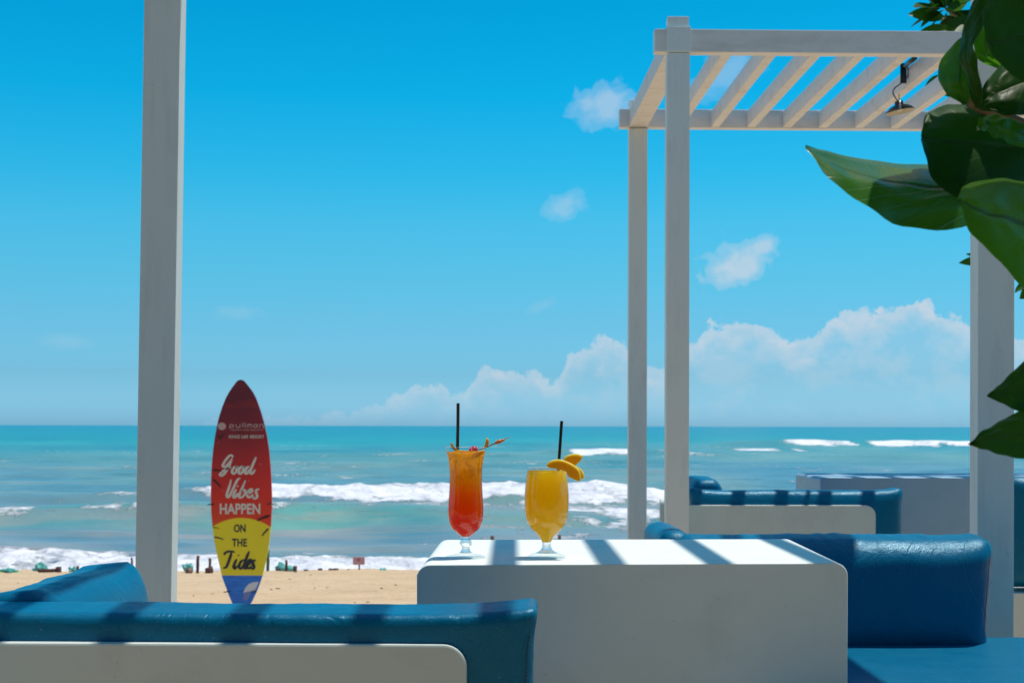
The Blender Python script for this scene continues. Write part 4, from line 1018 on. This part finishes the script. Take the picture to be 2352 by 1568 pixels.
def pxleaf(mid, up, lo, parent, mt, sag=.06, seed=0):
    f = lambda q: [P(*p) for p in q]
    return leaf_mesh(f(mid), f(up), f(lo), sag=sag, mt=mt, parent=parent, seed=seed)
def natural_leaf(base, tip, width, nrm, mt, parent, n=12, m_=4, seed=0, obov=.62, droop=.06):
    base, tip, nrm = Vector(base), Vector(tip), Vector(nrm).normalized(); ax = tip - base; Ln = ax.length; axn = ax.normalized()
    side = axn.cross(nrm).normalized(); nr = side.cross(axn).normalized()
    mid, up, lo = [], [], []
    for i in range(8):
        s = i / 7; w = width * .5 * (math.sin(math.pi * min(1, (1 - s) ** .62 if True else 0)) ** .8 if 0 < s < 1 else 0.02)
        w = width * .5 * max(.02, (math.sin(math.pi * s ** (obov / .5 * .82)) if s < 1 else 0)) ** .75
        c = tip.lerp(base, s) + nr * (droop * Ln * (-(1 - s) ** 2))
        mid.append(c); up.append(c + side * w + nr * w * .22); lo.append(c - side * w + nr * w * .22)
    return leaf_mesh(mid, up, lo, n=n, m_=m_, sag=.03, mt=mt, parent=parent, seed=seed, noise_=.002)

bark, T, b = mat('grey_brown_bark', (.22, .16, .10), .85)
nb = T.noise(T.new('ShaderNodeTexCoord').outputs['Object'], 40, 5, .65); T.put(b.inputs['Base Color'], T.ramp(nb, [(.3, (.10, .07, .045)), (.7, (.34, .26, .18))])); bump(T, b, nb, .6, .006)
def near_shrub():
    t = empty('sea_almond_shrub', (1.25, 1.75, 0), 0, 'big-leaved glossy green shrub overhanging the right edge of the picture, close to the camera', 'shrub')
    t.location = (0, 0, 0)
    B = bright_leaf; D_ = dark_leaf
    # long pointed leaf reaching left
    pxleaf([(1850, 338, 1.52), (1930, 385, 1.53), (2030, 415, 1.55), (2150, 432, 1.58), (2280, 432, 1.62), (2420, 425, 1.68)],
           [(1849, 336, 1.53), (1925, 352, 1.61), (2020, 372, 1.66), (2140, 379, 1.70), (2280, 378, 1.73), (2420, 405, 1.72)],
           [(1850, 342, 1.52), (1905, 412, 1.50), (1985, 470, 1.50), (2085, 520, 1.52), (2200, 524, 1.56), (2420, 450, 1.67)], t, glossy_leaf, .05, 1)
    # broad bright leaf below it
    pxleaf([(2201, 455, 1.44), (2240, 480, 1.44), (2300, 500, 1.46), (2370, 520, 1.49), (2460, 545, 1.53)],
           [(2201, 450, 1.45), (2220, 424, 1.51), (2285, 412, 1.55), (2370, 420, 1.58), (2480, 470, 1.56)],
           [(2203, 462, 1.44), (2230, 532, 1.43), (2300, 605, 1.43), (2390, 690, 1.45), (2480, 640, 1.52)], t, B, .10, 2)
    # dark round leaf with a brown edge
    pxleaf([(2116, 315, 1.60), (2160, 322, 1.59), (2230, 330, 1.60), (2320, 338, 1.62), (2430, 345, 1.65)],
           [(2117, 300, 1.60), (2130, 262, 1.63), (2190, 238, 1.66), (2290, 250, 1.68), (2430, 310, 1.66)],
           [(2116, 325, 1.60), (2128, 365, 1.58), (2150, 420, 1.57), (2260, 470, 1.58), (2430, 400, 1.64)], t, D_, .12, 3)
    # upright leaf
    pxleaf([(2222, 78, 1.62), (2212, 115, 1.61), (2205, 155, 1.60), (2206, 195, 1.60), (2215, 240, 1.61)],
           [(2216, 80, 1.62), (2180, 112, 1.63), (2154, 160, 1.63), (2166, 205, 1.62), (2212, 242, 1.61)],
           [(2226, 82, 1.62), (2236, 118, 1.61), (2240, 158, 1.60), (2238, 200, 1.60), (2222, 242, 1.61)], t, B, .06, 4)
    # blue-green leaf seen edge on, curling down from the top
    pxleaf([(2250, 245, 1.57), (2238, 190, 1.56), (2222, 130, 1.55), (2226, 85, 1.55), (2250, 30, 1.56), (2290, -40, 1.58)],
           [(2240, 250, 1.57), (2220, 190, 1.57), (2205, 130, 1.57), (2208, 82, 1.57), (2228, 25, 1.58), (2265, -50, 1.60)],
           [(2256, 235, 1.57), (2254, 185, 1.55), (2240, 130, 1.53), (2242, 92, 1.53), (2272, 35, 1.54), (2330, -30, 1.56)], t, D_, .1, 5)
    # bright backlit leaf
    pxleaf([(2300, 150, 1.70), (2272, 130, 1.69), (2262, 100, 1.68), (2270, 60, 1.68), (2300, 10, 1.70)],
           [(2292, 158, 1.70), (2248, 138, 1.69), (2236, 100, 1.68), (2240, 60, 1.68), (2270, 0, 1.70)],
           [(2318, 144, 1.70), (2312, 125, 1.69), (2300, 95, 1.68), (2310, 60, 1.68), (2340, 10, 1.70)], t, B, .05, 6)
    # big dark leaves at the top right
    pxleaf([(2262, 85, 1.45), (2300, 95, 1.45), (2360, 80, 1.46), (2440, 50, 1.48), (2540, 20, 1.52)],
           [(2262, 70, 1.45), (2258, 20, 1.47), (2300, -30, 1.49), (2400, -80, 1.52), (2540, -20, 1.53)],
           [(2264, 100, 1.45), (2290, 140, 1.44), (2360, 195, 1.43), (2440, 220, 1.45), (2540, 80, 1.51)], t, D_, .12, 7)
    pxleaf([(2245, 240, 1.60), (2290, 215, 1.60), (2350, 190, 1.61), (2430, 170, 1.63)],
           [(2243, 232, 1.60), (2275, 175, 1.62), (2350, 110, 1.64), (2440, 120, 1.65)],
           [(2247, 250, 1.60), (2300, 262, 1.59), (2360, 262, 1.60), (2440, 220, 1.62)], t, D_, .1, 8)
    # sunlit curled leaf
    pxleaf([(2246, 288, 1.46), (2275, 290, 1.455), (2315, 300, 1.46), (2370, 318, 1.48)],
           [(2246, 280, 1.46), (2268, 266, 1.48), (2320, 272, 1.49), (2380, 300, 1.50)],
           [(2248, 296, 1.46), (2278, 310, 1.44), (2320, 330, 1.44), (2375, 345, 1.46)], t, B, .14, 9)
    # pointed leaves low on the right
    pxleaf([(2267, 909, 1.40), (2320, 895, 1.40), (2380, 890, 1.41), (2460, 880, 1.44)],
           [(2267, 907, 1.40), (2310, 870, 1.42), (2370, 815, 1.44), (2460, 780, 1.47)],
           [(2268, 911, 1.40), (2320, 935, 1.39), (2390, 960, 1.39), (2460, 950, 1.42)], t, D_, .08, 10)
    pxleaf([(2224, 1020, 1.36), (2280, 1005, 1.36), (2360, 995, 1.37), (2480, 985, 1.40)],
           [(2224, 1018, 1.36), (2270, 982, 1.38), (2340, 945, 1.40), (2480, 900, 1.44)],
           [(2226, 1022, 1.36), (2290, 1042, 1.35), (2370, 1055, 1.35), (2480, 1060, 1.38)], t, D_, .08, 11)
    # twigs and stem (mostly out of frame)
    J = P(2450, 330, 1.68)
    tube_obj('branch', [P(2700, 1500, 1.75), P(2640, 900, 1.7), P(2560, 560, 1.68), P(2500, 420, 1.68), J, P(2400, 120, 1.68), P(2380, -180, 1.66)], [.02, .018, .014, .012, .011, .010, .008], bark, t)
    tube_obj('branch', [J, P(2350, 290, 1.66), P(2270, 255, 1.635), P(2232, 235, 1.625), P(2222, 205, 1.62), P(2219, 188, 1.62)], [.009, .008, .007, .0075, .006, .003], bark, t)
    tube_obj('branch', [P(2560, 640, 1.69), P(2500, 700, 1.6), P(2470, 870, 1.48), P(2478, 980, 1.42)], [.008, .007, .006, .005], bark, t)
    rnd = random.Random(5)
    # leaves just above the frame that throw the dappled shade
    for k, (bx, by, bz, tx, ty, tz, w) in enumerate([(.60, 1.66, 1.62, .455, 1.50, 1.575, .075), (.95, 1.60, 1.66, .56, 1.52, 1.60, .13), (.90, 1.72, 1.64, .58, 1.66, 1.62, .12), (1.15, 1.62, 1.68, .80, 1.50, 1.62, .16),
            (.98, 1.45, 1.66, .66, 1.40, 1.58, .13), (.86, 1.52, 1.74, .50, 1.45, 1.68, .14), (.85, 1.50, 1.51, .525, 1.455, 1.465, .10), (.95, 1.42, 1.30, .56, 1.36, 1.24, .15), (.90, 1.52, 1.30, .60, 1.46, 1.26, .14), (.95, 1.34, 1.22, .58, 1.31, 1.17, .12), (1.2, 1.75, 1.70, .82, 1.70, 1.66, .16), (1.2, 1.5, 1.7, .9, 1.38, 1.6, .16)]):
        natural_leaf((bx, by, bz), (tx, ty, tz), w, (.05, -.05, 1), D_, t, seed=200 + k)
    # the rest of the crown, up and to the right
    for i in range(46):
        c = Vector((rnd.uniform(.86, 1.6), rnd.uniform(1.25, 2.0), rnd.uniform(1.50, 2.25)))
        if c.x / c.y < .43: c.x = c.y * .45 + .12
        a = rnd.uniform(0, 6.28); d_ = Vector((math.cos(a), math.sin(a) * .7, rnd.uniform(-.4, .5))).normalized(); ln = rnd.uniform(.13, .24)
        tp = c + d_ * ln
        if tp.x / tp.y < .375 : tp.x = tp.y * .385
        natural_leaf(c, tp, ln * .46, (rnd.uniform(-.5, .5), rnd.uniform(-.5, .5), 1), D_ if rnd.random() < .6 else B, t, seed=i)
near_shrub()

def back_tree():
    t = empty('sea_almond_tree', (3.9, 8.9, -.3), 0, 'dark green big-leaved tree behind the far pergola at the top right corner', 'tree')
    tube_obj('trunk', [(0, 0, -.2), (.05, .0, 1.2), (-.08, .05, 2.4), (0, .05, 3.6), (.1, .05, 5.0)], [.13, .11, .10, .08, .04], bark, t, 14)
    rnd = random.Random(11)
    org = Vector((3.9, 8.9, -.3))
    def cluster(center, n, spread, ln0, ln1, sd):
        c = Vector(center) - org
        base = Vector((-.02, .05, min(max(c.z - .5, 1.2), 4.6)))
        midp = base.lerp(c, .55) + Vector((0, 0, -.08))
        tube_obj('branch', [base, midp, c], [.035, .022, .010], bark, t, 8)
        for i in range(n):
            a = rnd.uniform(0, 6.28); e = rnd.uniform(-.7, .9); d_ = Vector((math.cos(a) * math.cos(e), math.sin(a) * math.cos(e), math.sin(e)))
            b0 = c + d_ * rnd.uniform(.0, spread); ln = rnd.uniform(ln0, ln1)
            natural_leaf(b0, b0 + d_ * ln, ln * .5, (rnd.uniform(-1, 1), -rnd.uniform(0, 1.0), rnd.uniform(.2, 1)), dark_leaf, t, n=8, m_=3, seed=sd * 30 + i)
    d = 8.6
    cs = [((2172, 20), 22), ((2225, -20), 22), ((2280, 60), 22), ((2330, 180), 18), ((2150, -95), 20), ((2300, -90), 22), ((2262, 190), 14), ((2420, 300), 16), ((2430, 620), 12), ((2292, 600), 8), ((2460, 100), 18), ((2420, -120), 20)]
    for i, ((x, y), n) in enumerate(cs):
        cluster(P(x, y, d + rnd.uniform(-.2, .3)), n, .07, .16, .27, i)
    def one(x0, y0, x1, y1, w, sd): 
        natural_leaf(P(x0, y0, d) - org, P(x1, y1, d) - org, w, (.1, -1, .5), dark_leaf, t, n=10, m_=4, seed=sd)
    one(2172, 42, 2088, 30, .115, 301); one(2190, 66, 2105, 80, .10, 302); one(2175, 175, 2125, 198, .07, 303); one(2292, 598, 2204, 601, .075, 304)
    one(2172, 20, 2130, -22, .09, 305); one(2215, 62, 2214, 40, .05, 306)
back_tree()
